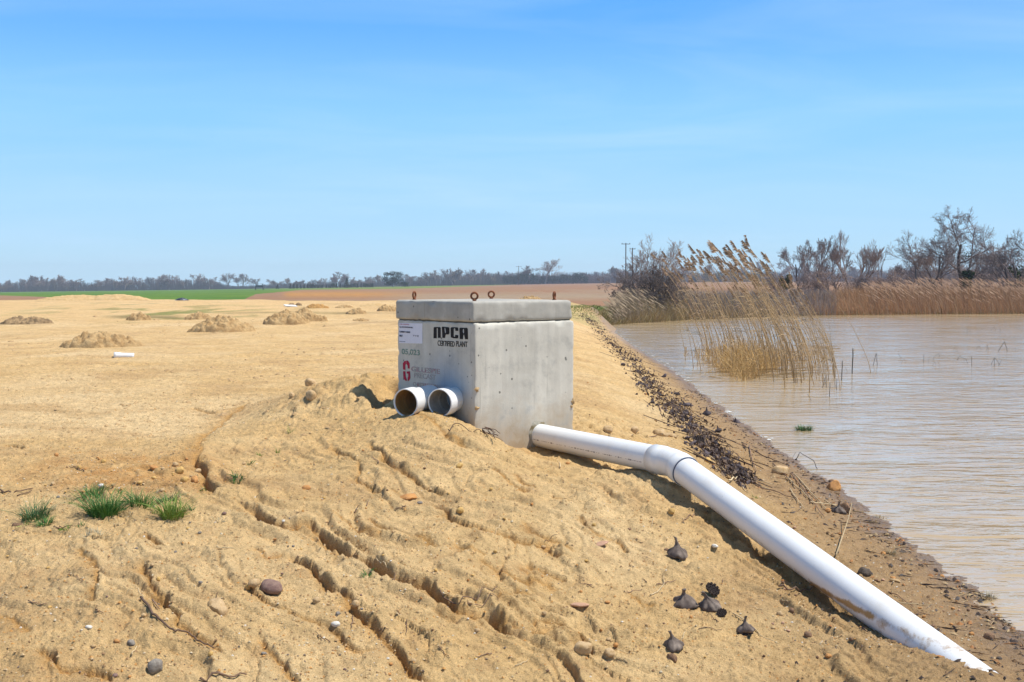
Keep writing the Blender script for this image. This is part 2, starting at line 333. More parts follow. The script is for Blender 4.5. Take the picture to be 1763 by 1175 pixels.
# ------------------------------------------------------------------ tagging and mesh helpers
def tag(o, label=None, cat=None, group=None, kind=None):
    if label: o['label'] = label
    if cat: o['category'] = cat
    if group: o['group'] = group
    if kind: o['kind'] = kind
    return o
def empty(name, loc, rz=0.0, label=None, cat=None, group=None):
    o = bpy.data.objects.new(name, None); C.objects.link(o); o.location = loc; o.rotation_euler = (0, 0, rz); o.empty_display_size = .1
    return tag(o, label, cat, group)
class MB:
    def __init__(s): s.v = []; s.f = []
    def add(s, vs_, fs):
        n = len(s.v); s.v += [tuple(v) for v in vs_]; s.f += [tuple(i + n for i in f) for f in fs]
    def box(s, lo, hi):
        x0, y0, z0 = lo; x1, y1, z1 = hi
        s.add([(x0,y0,z0),(x1,y0,z0),(x1,y1,z0),(x0,y1,z0),(x0,y0,z1),(x1,y0,z1),(x1,y1,z1),(x0,y1,z1)],
              [(0,3,2,1),(4,5,6,7),(0,1,5,4),(1,2,6,5),(2,3,7,6),(3,0,4,7)])
    def tube(s, path, rad, n=6, cap=True):
        path = [Vector(p) for p in path]
        if not hasattr(rad, '__len__'): rad = [rad] * len(path)
        t = (path[1] - path[0]).normalized(); up = Vector((0, 0, 1)) if abs(t.z) < .9 else Vector((1, 0, 0))
        a = t.cross(up).normalized(); base = len(s.v)
        for i, p in enumerate(path):
            if i == 0: d = path[1] - path[0]
            elif i == len(path) - 1: d = path[-1] - path[-2]
            else: d = path[i + 1] - path[i - 1]
            d.normalize(); a = (a - d * a.dot(d)).normalized(); b = d.cross(a)
            for k in range(n):
                an = 2 * math.pi * k / n; s.v.append(tuple(p + (a * math.cos(an) + b * math.sin(an)) * rad[i]))
        for i in range(len(path) - 1):
            for k in range(n):
                k2 = (k + 1) % n; s.f.append((base + i * n + k, base + i * n + k2, base + (i + 1) * n + k2, base + (i + 1) * n + k))
        if cap:
            s.f.append(tuple(base + k for k in range(n))[::-1]); e = base + (len(path) - 1) * n; s.f.append(tuple(e + k for k in range(n)))
    def mesh(s, name, mat=None, smooth=False):
        me = bpy.data.meshes.new(name); me.from_pydata(s.v, [], s.f); me.update()
        if mat: me.materials.append(mat)
        if smooth: me.polygons.foreach_set('use_smooth', [True] * len(me.polygons))
        return me
    def build(s, name, mat=None, parent=None, smooth=False, loc=None):
        return link(name, s.mesh(name, mat, smooth), parent, loc)
def link(name, me, parent=None, loc=None):
    o = bpy.data.objects.new(name, me); C.objects.link(o)
    if parent is not None: o.parent = parent
    if loc is not None: o.location = loc
    return o
def copy_tree(o, parent=None):
    c = o.copy(); C.objects.link(c); c.parent = parent
    for ch in list(o.children): copy_tree(ch, c)
    return c

# ------------------------------------------------------------------ materials
def mat(name, col, rough=.8, spec=.3, noise=None, bump=None, attr=None, metal=0, ramp=None, translucent=None):
    """noise: (scale, amount, detail); bump: (scale, strength, distance)"""
    m = bpy.data.materials.new(name); m.use_nodes = True; t = m.node_tree; b = t.nodes['Principled BSDF']
    b.inputs['Roughness'].default_value = rough; b.inputs['Specular IOR Level'].default_value = spec; b.inputs['Metallic'].default_value = metal
    tcx = t.nodes.new('ShaderNodeTexCoord')
    src = None
    if attr:
        a = t.nodes.new('ShaderNodeAttribute'); a.attribute_name = attr; src = a.outputs['Color']
    else:
        a = t.nodes.new('ShaderNodeRGB'); a.outputs[0].default_value = (*col, 1); src = a.outputs[0]
    if ramp:     # (scale, second colour, lo, hi)
        nn = t.nodes.new('ShaderNodeTexNoise'); nn.inputs['Scale'].default_value = ramp[0]; nn.inputs['Detail'].default_value = 6; nn.inputs['Roughness'].default_value = .6
        t.links.new(tcx.outputs['Object'], nn.inputs['Vector'])
        mr = t.nodes.new('ShaderNodeMapRange'); mr.inputs[1].default_value = ramp[2]; mr.inputs[2].default_value = ramp[3]; t.links.new(nn.outputs[0], mr.inputs[0])
        mx = t.nodes.new('ShaderNodeMixRGB'); mx.inputs[2].default_value = (*ramp[1], 1); t.links.new(mr.outputs[0], mx.inputs[0]); t.links.new(src, mx.inputs[1]); src = mx.outputs[0]
    if noise:
        nn = t.nodes.new('ShaderNodeTexNoise'); nn.inputs['Scale'].default_value = noise[0]; nn.inputs['Detail'].default_value = noise[2]; nn.inputs['Roughness'].default_value = .65
        t.links.new(tcx.outputs['Object'], nn.inputs['Vector'])
        mr = t.nodes.new('ShaderNodeMapRange'); mr.inputs[1].default_value = .25; mr.inputs[2].default_value = .75; mr.inputs[3].default_value = 1 - noise[1]; mr.inputs[4].default_value = 1 + noise[1]
        t.links.new(nn.outputs[0], mr.inputs[0])
        mx = t.nodes.new('ShaderNodeVectorMath'); mx.operation = 'SCALE'; t.links.new(src, mx.inputs[0]); t.links.new(mr.outputs[0], mx.inputs['Scale']); src = mx.outputs[0]
    t.links.new(src, b.inputs['Base Color'])
    if bump:
        nn = t.nodes.new('ShaderNodeTexNoise'); nn.inputs['Scale'].default_value = bump[0]; nn.inputs['Detail'].default_value = 6; nn.inputs['Roughness'].default_value = .65
        t.links.new(tcx.outputs['Object'], nn.inputs['Vector'])
        bp = t.nodes.new('ShaderNodeBump'); bp.inputs['Strength'].default_value = bump[1]; bp.inputs['Distance'].default_value = bump[2]
        t.links.new(nn.outputs[0], bp.inputs['Height']); t.links.new(bp.outputs[0], b.inputs['Normal'])
    return m
def rand_tint(m, amt=.3):
    """per-object brightness so that copies differ"""
    t = m.node_tree; b = t.nodes['Principled BSDF']; l = b.inputs['Base Color'].links[0]; src = l.from_socket
    oi = t.nodes.new('ShaderNodeObjectInfo'); mr = t.nodes.new('ShaderNodeMapRange'); mr.inputs[3].default_value = 1 - amt; mr.inputs[4].default_value = 1 + amt
    t.links.new(oi.outputs['Random'], mr.inputs[0]); mx = t.nodes.new('ShaderNodeVectorMath'); mx.operation = 'SCALE'
    t.links.new(src, mx.inputs[0]); t.links.new(mr.outputs[0], mx.inputs['Scale']); t.links.new(mx.outputs[0], b.inputs['Base Color']); return m
# ------------------------------------------------------------------ ground sheet
def ground():
    u_in = np.linspace(-.50, .50, 980)
    g = [0.50]
    st = .0012
    while g[-1] < 6: st *= 1.12; g.append(g[-1] + st)
    g = np.array(g[1:]); U = np.concatenate([-g[::-1], u_in, g])
    Ys = [1.2]
    while Ys[-1] < 1180:
        y = Ys[-1]
        k = .012 if y < 4.2 else .0019 if y < 13 else .0032 if y < 30 else .007 if y < 120 else .012 if y < 900 else .06
        Ys.append(y * (1 + k))
    Ys = np.array(Ys)
    uu, yy = np.meshgrid(U, Ys); X = (uu * yy).ravel(); Y = yy.ravel()
    bd = base_drop(X, Y); dt, org, er = detail(X, Y, True); Z = EYE - bd + dt
    nr, nc = len(Ys), len(U)
    # colours of the soil itself
    px, py = to_px(X, Y, EYE - bd)
    s = shoreX(Y) - X
    n1 = fbm(X / .9, Y / .9, 4, 71); n2 = fbm(X / .25, Y / .25, 3, 75); n3 = fbm(X / 3.5, Y / 5, 3, 79); n4 = fbm(X / .06, Y / .06, 2, 83)
    def c(r, g_, b): return np.array([r, g_, b])
    def mixin(col, c2_, t): return col * (1 - t[:, None]) + c2_ * t[:, None]
    col = np.tile(c(.60, .42, .205), (len(X), 1))
    col = mixin(col, c(.48, .29, .105), np.clip(.40 + n1 * .8, 0, 1) * .7)
    col = mixin(col, c(.66, .49, .27), sstep(.0, .5, n3) * .6)
    n7 = fbm(X / 1.6 + 5, Y / 1.1, 4, 107); col = mixin(col, c(.46, .295, .135), sstep(.05, .4, n7) * .65)
    gravel = np.exp(-(((px - 210) / 190) ** 2 + ((py - 815) / 34) ** 2) ** 1.5) * np.clip(.6 + n2, 0, 1); col = mixin(col, c(.47, .24, .075), gravel * .95)
    col = mixin(col, c(.44, .235, .07), np.clip(org * 1.3, 0, 1) * .75)
    col = mixin(col, c(.40, .24, .11), sstep(.15, .5, n2) * .35)
    # wet mud by the water line (dark, real moisture)
    wetn = s + .22 * n1 + .10 * n2 + .06 * n4
    near = 1 - sstep(20, 45, Y)
    wet = (1 - sstep(.1, 1.1 + 1.2 * (1 - sstep(9, 26, Y)), wetn)); wet2 = (1 - sstep(-.05, .38, wetn))
    land = (Y < farY(X) + 6)
    col = mixin(col, c(.27, .165, .078), wet * .88 * land)
    col = mixin(col, c(.15, .09, .045), wet2 * .6 * land)
    # far side of the site and the fields
    n5 = fbm(X / 9, Y / 30, 4, 87); n6 = fbm(X / 2.0, Y / 7, 3, 91); n8 = fbm(X / 30, Y / 90, 3, 99)
    col = mixin(col, c(.60, .40, .19), sstep(22, 45, Y) * np.clip(.5 + n5, 0, 1) * .6)
    col = mixin(col, c(.34, .225, .11), sstep(16, 24, Y) * sstep(.18, .5, n6) * .45)
    pgreen = sstep(28, 36, Y) * (1 - sstep(80, 88, Y)) * (sstep(.08, .25, n6 + .4 * n5) * np.exp(-((px - 270) / 190) ** 2) * np.exp(-((py - 538) / 13) ** 2))
    col = mixin(col, c(.17, .19, .05), np.clip(pgreen, 0, 1) * .85)
    strip = np.exp(-((py - 546.5) / 2.6) ** 2) * sstep(160, 220, px) * (1 - sstep(300, 330, px)) + np.exp(-((py - 539) / 1.8) ** 2) * sstep(340, 420, px) * (1 - sstep(610, 640, px)) * .6
    col = mixin(col, c(.10, .10, .03), np.clip(strip, 0, 1) * .7)
    # fields: boundary in world y as a function of direction
    pyb = np.interp(px, [0, 60, 230, 420, 500, 720, 980, 1010, 1060], [516, 515, 516.5, 514.5, 518.5, 517.5, 520, 528, 530]) + .5 * n5
    fieldm = ((py < pyb) & (Y > 50)) | ((X > 4.4) & (Y > farY(X) - .8)) | ((Y > 95))
    f = fieldm.astype(float)
    colf = np.tile(c(.285, .160, .090), (len(X), 1))           # ploughed, reddish
    colf = mixin(colf, c(.31, .235, .155), np.clip(np.exp(-((py - 511) / 6) ** 2) * sstep(600, 760, px) * .9 + .7 * n8 + .5 * n5, 0, 1) * .85)
    colf = mixin(colf, c(.42, .21, .06), np.exp(-((py - 507) / 5) ** 2) * sstep(480, 500, px) * (1 - sstep(600, 760, px)) * .9)
    colf = mixin(colf, c(.30, .21, .11), sstep(.1, .4, n6) * .4)
    gt = np.interp(px, [0, 60, 230, 420, 440, 520, 700, 900, 1080, 1763], [509, 511, 517, 516, 507, 499.5, 497.5, 490.0, 484, 478])
    green = (py < gt + n6 * .5)
    colg = np.tile(c(.075, .155, .025), (len(X), 1)); colg = mixin(colg, c(.13, .21, .03), np.clip(.5 + n5, 0, 1)); colg = mixin(colg, c(.20, .22, .05), sstep(440, 560, px) * .6)
    far_tan = (py < np.interp(px, [0, 200, 420, 900], [502.5, 500.5, 496.6, 480])); colg = mixin(colg, c(.42, .33, .2), far_tan * sstep(140, 220, px) * (1 - sstep(380, 440, px)) * .5)
    colf = np.where(green[:, None], colg, colf)
    bank = ((X > 4.0) & (Y < farY(X) + 14)).astype(float); colf = mixin(colf, c(.13, .10, .05), bank * .85)
    # grass verge at the far end of the pond
    verge = ((X > 2.6) & (Y > 46) & (Y < 80)) * np.clip(sstep(50, 54, Y) * (1 - sstep(64, 74, Y)), 0, 1)
    colf = mixin(colf, c(.12, .17, .035), verge * np.clip(.75 + n6, 0, 1) * (px < 1075)); colf = mixin(colf, c(.30, .23, .10), verge * (px >= 1075) * .8)
    col = np.where((f > .5)[:, None], colf, col)
    vergeland = ((X > 2.0) & (Y > 48) & (f < .5) & (s > .3)); col = mixin(col, c(.30, .28, .11), vergeland * np.clip(.4 + n6, 0, 1) * .8)
    me_all = []
    Vv = np.stack([X, Y, Z], 1)
    quad = np.arange(nr * nc).reshape(nr, nc)
    Q = np.stack([quad[:-1, :-1], quad[:-1, 1:], quad[1:, 1:], quad[1:, :-1]], -1).reshape(-1, 4)
    fz = f[Q[:, 0]] > .5; gz = fz & green[Q[:, 0]]; pz = fz & ~green[Q[:, 0]]
    for name, msk in (('sand_ground', ~fz), ('green_field', gz), ('ploughed_field', pz)):
        q = Q[msk]; used, inv = np.unique(q.ravel(), return_inverse=True); q = inv.reshape(-1, 4)
        me = bpy.data.meshes.new(name); me.vertices.add(len(used)); me.vertices.foreach_set('co', Vv[used].ravel().astype(np.float32))
        me.loops.add(q.size); me.loops.foreach_set('vertex_index', q.ravel().astype(np.int32)); me.polygons.add(len(q))
        me.polygons.foreach_set('loop_start', np.arange(0, q.size, 4, dtype=np.int32)); me.polygons.foreach_set('loop_total', np.full(len(q), 4, np.int32))
        me.polygons.foreach_set('use_smooth', np.ones(len(q), bool)); me.update(calc_edges=True)
        a = me.color_attributes.new('Col', 'FLOAT_COLOR', 'POINT')
        a.data.foreach_set('color', np.concatenate([col[used], np.ones((len(used), 1))], 1).ravel().astype(np.float32))
        a2 = me.attributes.new('wet', 'FLOAT', 'POINT'); a2.data.foreach_set('value', (np.clip(wet * .6 + wet2 * .5, 0, 1) * land)[used].astype(np.float32))
        me.materials.append(M_sand if name == 'sand_ground' else M_field)
        o = link(name, me); tag(o, kind='structure', label={'sand_ground': 'eroded tan sand slope and plateau around the concrete box', 'green_field': 'green grass fields behind the sand site', 'ploughed_field': 'bare reddish brown ploughed field behind the box'}[name], cat='ground')
M_sand = mat('sand', (0, 0, 0), .92, .12, None, None, 'Col')
t = M_sand.node_tree; b = t.nodes['Principled BSDF']; tcx = t.nodes.new('ShaderNodeTexCoord')
src = b.inputs['Base Color'].links[0].from_socket
def nnode(t, kind, **k):
    n_ = t.nodes.new(kind)
    for a_, v_ in k.items(): n_.inputs[a_].default_value = v_
    return n_
n1 = nnode(t, 'ShaderNodeTexNoise', Scale=9.0, Detail=9, Roughness=.7); n2 = nnode(t, 'ShaderNodeTexNoise', Scale=160.0, Detail=4, Roughness=.7)
vo = nnode(t, 'ShaderNodeTexVoronoi', Scale=55.0); vo2 = nnode(t, 'ShaderNodeTexVoronoi', Scale=24.0)
for q in (n1, n2, vo, vo2): t.links.new(tcx.outputs['Object'], q.inputs['Vector'])
def mrange(t, s_, a, b_, c_, d_):
    m_ = t.nodes.new('ShaderNodeMapRange'); 
    for i_, v_ in enumerate((a, b_, c_, d_)): m_.inputs[i_ + 1].default_value = v_
    t.links.new(s_, m_.inputs[0]); return m_.outputs[0]
def vscale(t, a, f_):
    m_ = t.nodes.new('ShaderNodeVectorMath'); m_.operation = 'SCALE'; t.links.new(a, m_.inputs[0]); t.links.new(f_, m_.inputs['Scale']); return m_.outputs[0]
def mixr(t, f_, a, b_, bt='MIX'):
    m_ = t.nodes.new('ShaderNodeMixRGB'); m_.blend_type = bt
    if isinstance(f_, float): m_.inputs[0].default_value = f_
    else: t.links.new(f_, m_.inputs[0])
    t.links.new(a, m_.inputs[1])
    if isinstance(b_, tuple): m_.inputs[2].default_value = (*b_, 1)
    else: t.links.new(b_, m_.inputs[2])
    return m_.outputs[0]
def mth(t, op, a, b_):
    m_ = t.nodes.new('ShaderNodeMath'); m_.operation = op
    for i_, q in enumerate((a, b_)):
        if isinstance(q, (int, float)): m_.inputs[i_].default_value = q
        else: t.links.new(q, m_.inputs[i_])
    return m_.outputs[0]
src = vscale(t, src, mrange(t, n1.outputs[0], .3, .7, .80, 1.30)); src = vscale(t, src, mrange(t, n2.outputs[0], .3, .7, .66, 1.34))
# grit: scattered coloured grains
sepc = t.nodes.new('ShaderNodeSeparateColor'); t.links.new(vo.outputs['Color'], sepc.inputs[0])
isg = mth(t, 'MULTIPLY', mth(t, 'GREATER_THAN', sepc.outputs[0], .86), mth(t, 'LESS_THAN', vo.outputs['Distance'], .33))
gcol = mixr(t, sepc.outputs[1], nnode(t, 'ShaderNodeRGB').outputs[0], (.62, .30, .09)); 
t.nodes[-1].inputs[1].default_value = (.16, .10, .07, 1)
for l_ in list(t.nodes[-1].inputs[1].links): t.links.remove(l_)
src = mixr(t, mth(t, 'MULTIPLY', isg, .75), src, gcol)
t.links.new(src, b.inputs['Base Color'])
wa = t.nodes.new('ShaderNodeAttribute'); wa.attribute_name = 'wet'
t.links.new(mrange(t, wa.outputs['Fac'], .35, 1.0, .92, .38), b.inputs['Roughness']); t.links.new(mrange(t, wa.outputs['Fac'], .2, 1, .12, .5), b.inputs['Specular IOR Level'])
hh = mth(t, 'ADD', mth(t, 'MULTIPLY', n1.outputs[0], .6), mth(t, 'MULTIPLY', n2.outputs[0], .16))
n3 = nnode(t, 'ShaderNodeTexNoise', Scale=38.0, Detail=5, Roughness=.75); t.links.new(tcx.outputs['Object'], n3.inputs['Vector'])
hh = mth(t, 'ADD', mth(t, 'ADD', hh, mth(t, 'MULTIPLY', n3.outputs[0], .42)), mth(t, 'MULTIPLY', isg, .14))
src2 = None
bp = nnode(t, 'ShaderNodeBump', Strength=1.0, Distance=.045); t.links.new(hh, bp.inputs['Height']); t.links.new(bp.outputs[0], b.inputs['Normal'])
M_field = mat('field', (0, 0, 0), .95, .1, (1.2, .22, 8), (1.5, .6, .15), 'Col')
ground()

# ------------------------------------------------------------------ pond
def pond():
    mb = MB(); 
    ys = [0.0, 3, 5, 7, 9, 12, 16, 22, 30, 42, 55, 70, 90]
    Lx = [float(shoreX(y)) - 1.2 for y in ys]
    vs_ = []
    for y, x in zip(ys, Lx): vs_ += [(x, y - (30 if y == 0 else 0), 0), (140, y - (30 if y == 0 else 0), 0)]
    mb.add(vs_, [(2 * i, 2 * i + 1, 2 * i + 3, 2 * i + 2) for i in range(len(ys) - 1)])
    m = bpy.data.materials.new('muddy_water'); m.use_nodes = True; t = m.node_tree; b = t.nodes['Principled BSDF']
    tcx = t.nodes.new('ShaderNodeTexCoord')
    b.inputs['Base Color'].default_value = (.47, .345, .205, 1); b.inputs['Roughness'].default_value = .09; b.inputs['IOR'].default_value = 1.62; b.inputs['Specular IOR Level'].default_value = .5
    def wav(rot, sx, sy, sc, det, dist=.4):
        mp_ = t.nodes.new('ShaderNodeMapping'); mp_.inputs['Rotation'].default_value = (0, 0, R(rot)); mp_.inputs['Scale'].default_value = (sx, sy, 1)
        n_ = nnode(t, 'ShaderNodeTexNoise', Scale=sc, Detail=det, Roughness=.55, Distortion=dist); t.links.new(tcx.outputs['Object'], mp_.inputs[0]); t.links.new(mp_.outputs[0], n_.inputs['Vector']); return n_.outputs[0]
    w1 = wav(60, .5, 1.5, 1.7, 2, .8); w2 = wav(52, .6, 1.7, 5.0, 2, .7); w3 = wav(40, 1, 2, 17, 2, .3)
    hgt = mth(t, 'ADD', mth(t, 'ADD', mth(t, 'MULTIPLY', w1, 1.0), mth(t, 'MULTIPLY', w2, .26)), mth(t, 'MULTIPLY', w3, .035))
    pn = nnode(t, 'ShaderNodeTexNoise', Scale=.35, Detail=3); t.links.new(tcx.outputs['Object'], pn.inputs['Vector']); hgt = mth(t, 'MULTIPLY', hgt, mrange(t, pn.outputs[0], .35, .65, .45, 1.5))
    cn = nnode(t, 'ShaderNodeRGB'); cn.outputs[0].default_value = (.47, .345, .19, 1); cl = mixr(t, mrange(t, wav(55, .5, 1.4, 1.1, 5, 1.0), .45, .75, 0, .6), cn.outputs[0], (.52, .38, .21)); t.links.new(cl, b.inputs['Base Color'])
    bp = nnode(t, 'ShaderNodeBump', Strength=1.0, Distance=.052); t.links.new(hgt, bp.inputs['Height']); t.links.new(bp.outputs[0], b.inputs['Normal'])
    o = mb.build('pond_water', m); tag(o, 'muddy tan pond water with small ripples', 'water', kind='structure')
pond()

# ------------------------------------------------------------------ concrete box
FC = at_Y(817.5, 738, 10.4)
ANG = R(40.1); S = 1.22
box_root = empty('concrete_catch_basin', (FC.x, FC.y, EYE - 1.31), ANG, 'grey precast concrete box with a slab lid, standing atop the sand bank', 'concrete box')
zt = 1.31 - .378          # body top in local z
def concrete(name, col):
    m = mat(name, col, .88, .25, (2.2, .16, 8), None)
    t = m.node_tree; b = t.nodes['Principled BSDF']; tcx = t.nodes.new('ShaderNodeTexCoord'); src = b.inputs['Base Color'].links[0].from_socket
    mp_ = t.nodes.new('ShaderNodeMapping'); mp_.inputs['Scale'].default_value = (9, 9, .7); t.links.new(tcx.outputs['Object'], mp_.inputs[0])
    st = nnode(t, 'ShaderNodeTexNoise', Scale=1.2, Detail=6, Roughness=.6); t.links.new(mp_.outputs[0], st.inputs['Vector'])
    src = vscale(t, src, mrange(t, st.outputs[0], .3, .7, .90, 1.08))
    bl = nnode(t, 'ShaderNodeTexNoise', Scale=5.0, Detail=8, Roughness=.7); t.links.new(tcx.outputs['Object'], bl.inputs['Vector'])
    src = mixr(t, mrange(t, bl.outputs[0], .52, .70, 0, .5), src, (.27, .265, .245))
    src = mixr(t, mrange(t, bl.outputs[0], .46, .30, 0, .42), src, (.66, .64, .58))
    vo = nnode(t, 'ShaderNodeTexVoronoi', Scale=16.0); t.links.new(tcx.outputs['Object'], vo.inputs['Vector'])
    sc = t.nodes.new('ShaderNodeSeparateColor'); t.links.new(vo.outputs['Color'], sc.inputs[0])
    pit = mth(t, 'MULTIPLY', mth(t, 'GREATER_THAN', sc.outputs[0], .6), mth(t, 'LESS_THAN', vo.outputs['Distance'], mth(t, 'MULTIPLY', sc.outputs[1], .19)))
    src = mixr(t, mth(t, 'MULTIPLY', pit, .8), src, (.12, .115, .10))
    sz_ = t.nodes.new('ShaderNodeSeparateXYZ'); t.links.new(tcx.outputs['Object'], sz_.inputs[0])
    if name == 'concrete':      # mud splashed up from the ground
        mz = mth(t, 'ADD', sz_.outputs[2], mth(t, 'MULTIPLY', mth(t, 'SUBTRACT', bl.outputs[0], .5), 1.1)); src = mixr(t, mrange(t, mz, .22, -.25, 0, .75), src, (.36, .25, .13))
    mp2 = t.nodes.new('ShaderNodeMapping'); mp2.inputs['Scale'].default_value = (26, 26, 1.1); t.links.new(tcx.outputs['Object'], mp2.inputs[0])
    dr_ = nnode(t, 'ShaderNodeTexNoise', Scale=1.0, Detail=4, Roughness=.6); t.links.new(mp2.outputs[0], dr_.inputs['Vector']); src = mixr(t, mrange(t, dr_.outputs[0], .62, .76, 0, .4), src, (.24, .21, .16))
    if name == 'concrete':      # bluish patch low on the lettered face
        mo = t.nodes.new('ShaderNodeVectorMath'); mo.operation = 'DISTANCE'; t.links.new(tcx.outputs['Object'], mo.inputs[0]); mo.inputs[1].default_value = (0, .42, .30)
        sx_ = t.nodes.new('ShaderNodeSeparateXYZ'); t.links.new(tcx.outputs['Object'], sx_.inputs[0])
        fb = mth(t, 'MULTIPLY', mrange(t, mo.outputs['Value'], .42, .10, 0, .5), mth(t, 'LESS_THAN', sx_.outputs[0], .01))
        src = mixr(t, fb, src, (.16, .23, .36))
    t.links.new(src, b.inputs['Base Color'])
    fn = nnode(t, 'ShaderNodeTexNoise', Scale=45.0, Detail=6, Roughness=.7); t.links.new(tcx.outputs['Object'], fn.inputs['Vector'])
    h_ = mth(t, 'SUBTRACT', mth(t, 'ADD', mth(t, 'MULTIPLY', fn.outputs[0], .25), mth(t, 'MULTIPLY', bl.outputs[0], .5)), mth(t, 'MULTIPLY', pit, .8))
    bp = nnode(t, 'ShaderNodeBump', Strength=.5, Distance=.008); t.links.new(h_, bp.inputs['Height']); t.links.new(bp.outputs[0], b.inputs['Normal'])
    return m
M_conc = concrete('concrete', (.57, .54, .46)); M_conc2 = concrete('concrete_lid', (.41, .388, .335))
def rough_box(lo, hi, bev, seg, rough, seed, name, m, parent, nseg=34):
    bm = bmesh.new(); bmesh.ops.create_cube(bm, size=1)
    for v in bm.verts: v.co = Vector([lo[i] + (v.co[i] + .5) * (hi[i] - lo[i]) for i in range(3)])
    bmesh.ops.bevel(bm, geom=list(bm.edges), offset=bev, segments=seg, profile=.5, affect='EDGES')
    # denser edges so that chips can bite in
    for ax in range(3):
        k = int((hi[ax] - lo[ax]) / .035)
        for i in range(1, k):
            c0 = lo[ax] + (hi[ax] - lo[ax]) * i / k; no = Vector([1.0 if a == ax else 0 for a in range(3)]); co = no * c0
            bmesh.ops.bisect_plane(bm, geom=list(bm.verts) + list(bm.edges) + list(bm.faces), plane_co=co, plane_no=no)
    cen = Vector([(lo[i] + hi[i]) / 2 for i in range(3)])
    for v in bm.verts:
        ed = sum(1 for i in range(3) if min(abs(v.co[i] - lo[i]), abs(v.co[i] - hi[i])) < bev * 1.2)
        n_ = mnoise.noise(v.co * 9 + Vector((seed, 0, 0))) + .6 * mnoise.noise(v.co * 28)
        d = rough * .15 * n_
        if ed >= 2: d += -rough * max(0, n_ - .05) * 1.3
        v.co += (v.co - cen).normalized() * d
    me = bpy.data.meshes.new(name); bm.to_mesh(me); bm.free(); me.materials.append(m)
    me.polygons.foreach_set('use_smooth', [True] * len(me.polygons))
    try: me.set_sharp_from_angle(angle=R(50))
    except Exception: pass
    return link(name, me, parent)
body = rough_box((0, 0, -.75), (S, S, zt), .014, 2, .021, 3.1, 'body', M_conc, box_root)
lid = rough_box((-.014, .012, zt + .009), (S - .006, S + .014, zt + .195), .022, 3, .018, 8.7, 'lid', M_conc2, box_root)
# mortar bed in the joint, set back
mbx = MB(); mbx.box((.012, .03, zt - .005), (S - .03, S - .02, zt + .014)); j = mbx.build('mortar_joint', mat('mortar', (.13, .115, .09), .95, .1, (12, .3, 5)), box_root)
M_rust = mat('rust', (.22, .075, .030), .85, .3, (40, .35, 6), (90, .5, .003), ramp=(22, (.10, .040, .022), .45, .65))
def eye_bolt(x, y, rz):
    mb = MB(); rr, r_ = .030, .0095; n1_, n2_ = 20, 8
    vs_ = []; fs = []
    for i in range(n1_):
        a = 2 * math.pi * i / n1_
        for j_ in range(n2_):
            b_ = 2 * math.pi * j_ / n2_; q = rr + r_ * math.cos(b_)
            vs_.append((q * math.cos(a), r_ * math.sin(b_) * 1.05, .046 + q * math.sin(a)))
    for i in range(n1_):
        for j_ in range(n2_):
            fs.append((i * n2_ + j_, ((i + 1) % n1_) * n2_ + j_, ((i + 1) % n1_) * n2_ + (j_ + 1) % n2_, i * n2_ + (j_ + 1) % n2_))
    mb.add(vs_, fs); mb.tube([(0, 0, -.03), (0, 0, .006), (0, 0, .020)], [.014, .016, .013], 10); mb.tube([(0, 0, -.02), (0, 0, .004)], .022, 6)
    o = mb.build('lifting_eye', M_rust, box_root, True); o.location = (x, y, zt + .195); o.rotation_euler = (0, 0, rz)
for (bx_, by_, rz) in ((.12, 1.10, 70), (.10, .13, -5), (1.07, 1.08, 12), (1.07, .12, 72)):
    eye_bolt(bx_, by_, R(rz) - ANG)
# ------------------------------------------------------------------ markings on the shaded face of the box (local plane x = 0, seen from -x; across = -y)
def flat_text(txt, size, yc, z, m, name, align='LEFT', sx=1.0, depth=.0012, bold=0.0, parent=None):
    cu = bpy.data.curves.new('lettering', 'FONT'); cu.body = txt; cu.size = size; cu.align_x = align; cu.extrude = depth; cu.offset = bold
    to = bpy.data.objects.new('lettering', cu); C.objects.link(to)
    dg = bpy.context.evaluated_depsgraph_get(); me = bpy.data.meshes.new_from_object(to.evaluated_get(dg))
    bpy.data.objects.remove(to); bpy.data.curves.remove(cu)
    me.materials.clear(); me.materials.append(m)
    # text x -> -y, text y -> z, text z -> -x
    for v in me.vertices:
        x, y, zz = v.co; v.co = Vector((-.0018 - zz, yc - x * sx, z + y))
    return link(name, me, parent)
def poly_mark(shapes, m, name, parent):
    mb = MB()
    for sh in shapes:
        n = len(sh)
        mb.add([(-.0030, -p[0], p[1]) for p in sh] + [(-.0004, -p[0], p[1]) for p in sh], [tuple(range(n))] + [(i, n + i, n + (i + 1) % n, (i + 1) % n) for i in range(n)])
    return mb.build(name, m, parent)
M_black = mat('black_paint', (.014, .013, .014), .7, .2, (30, .3, 4))
M_red = mat('red_paint', (.42, .022, .055), .75, .2, (30, .3, 4), ramp=(25, (.40, .30, .30), .60, .75))
def faded(name, c1, c2, lo, hi, sc=30):
    return mat(name, c1, .8, .15, None, ramp=(sc, c2, lo, hi))
M_redf = faded('faded_red_paint', (.44, .15, .20), (.39, .37, .33), .32, .54); M_redff = faded('very_faded_red_paint', (.40, .25, .24), (.39, .37, .33), .30, .52)
M_green = faded('faded_green_paint', (.13, .26, .19), (.37, .37, .32), .42, .62, 45); M_paper = mat('paper_label', (.72, .72, .78), .7, .2, (20, .04, 3)); M_ink = mat('ink', (.10, .10, .13), .8, .1)
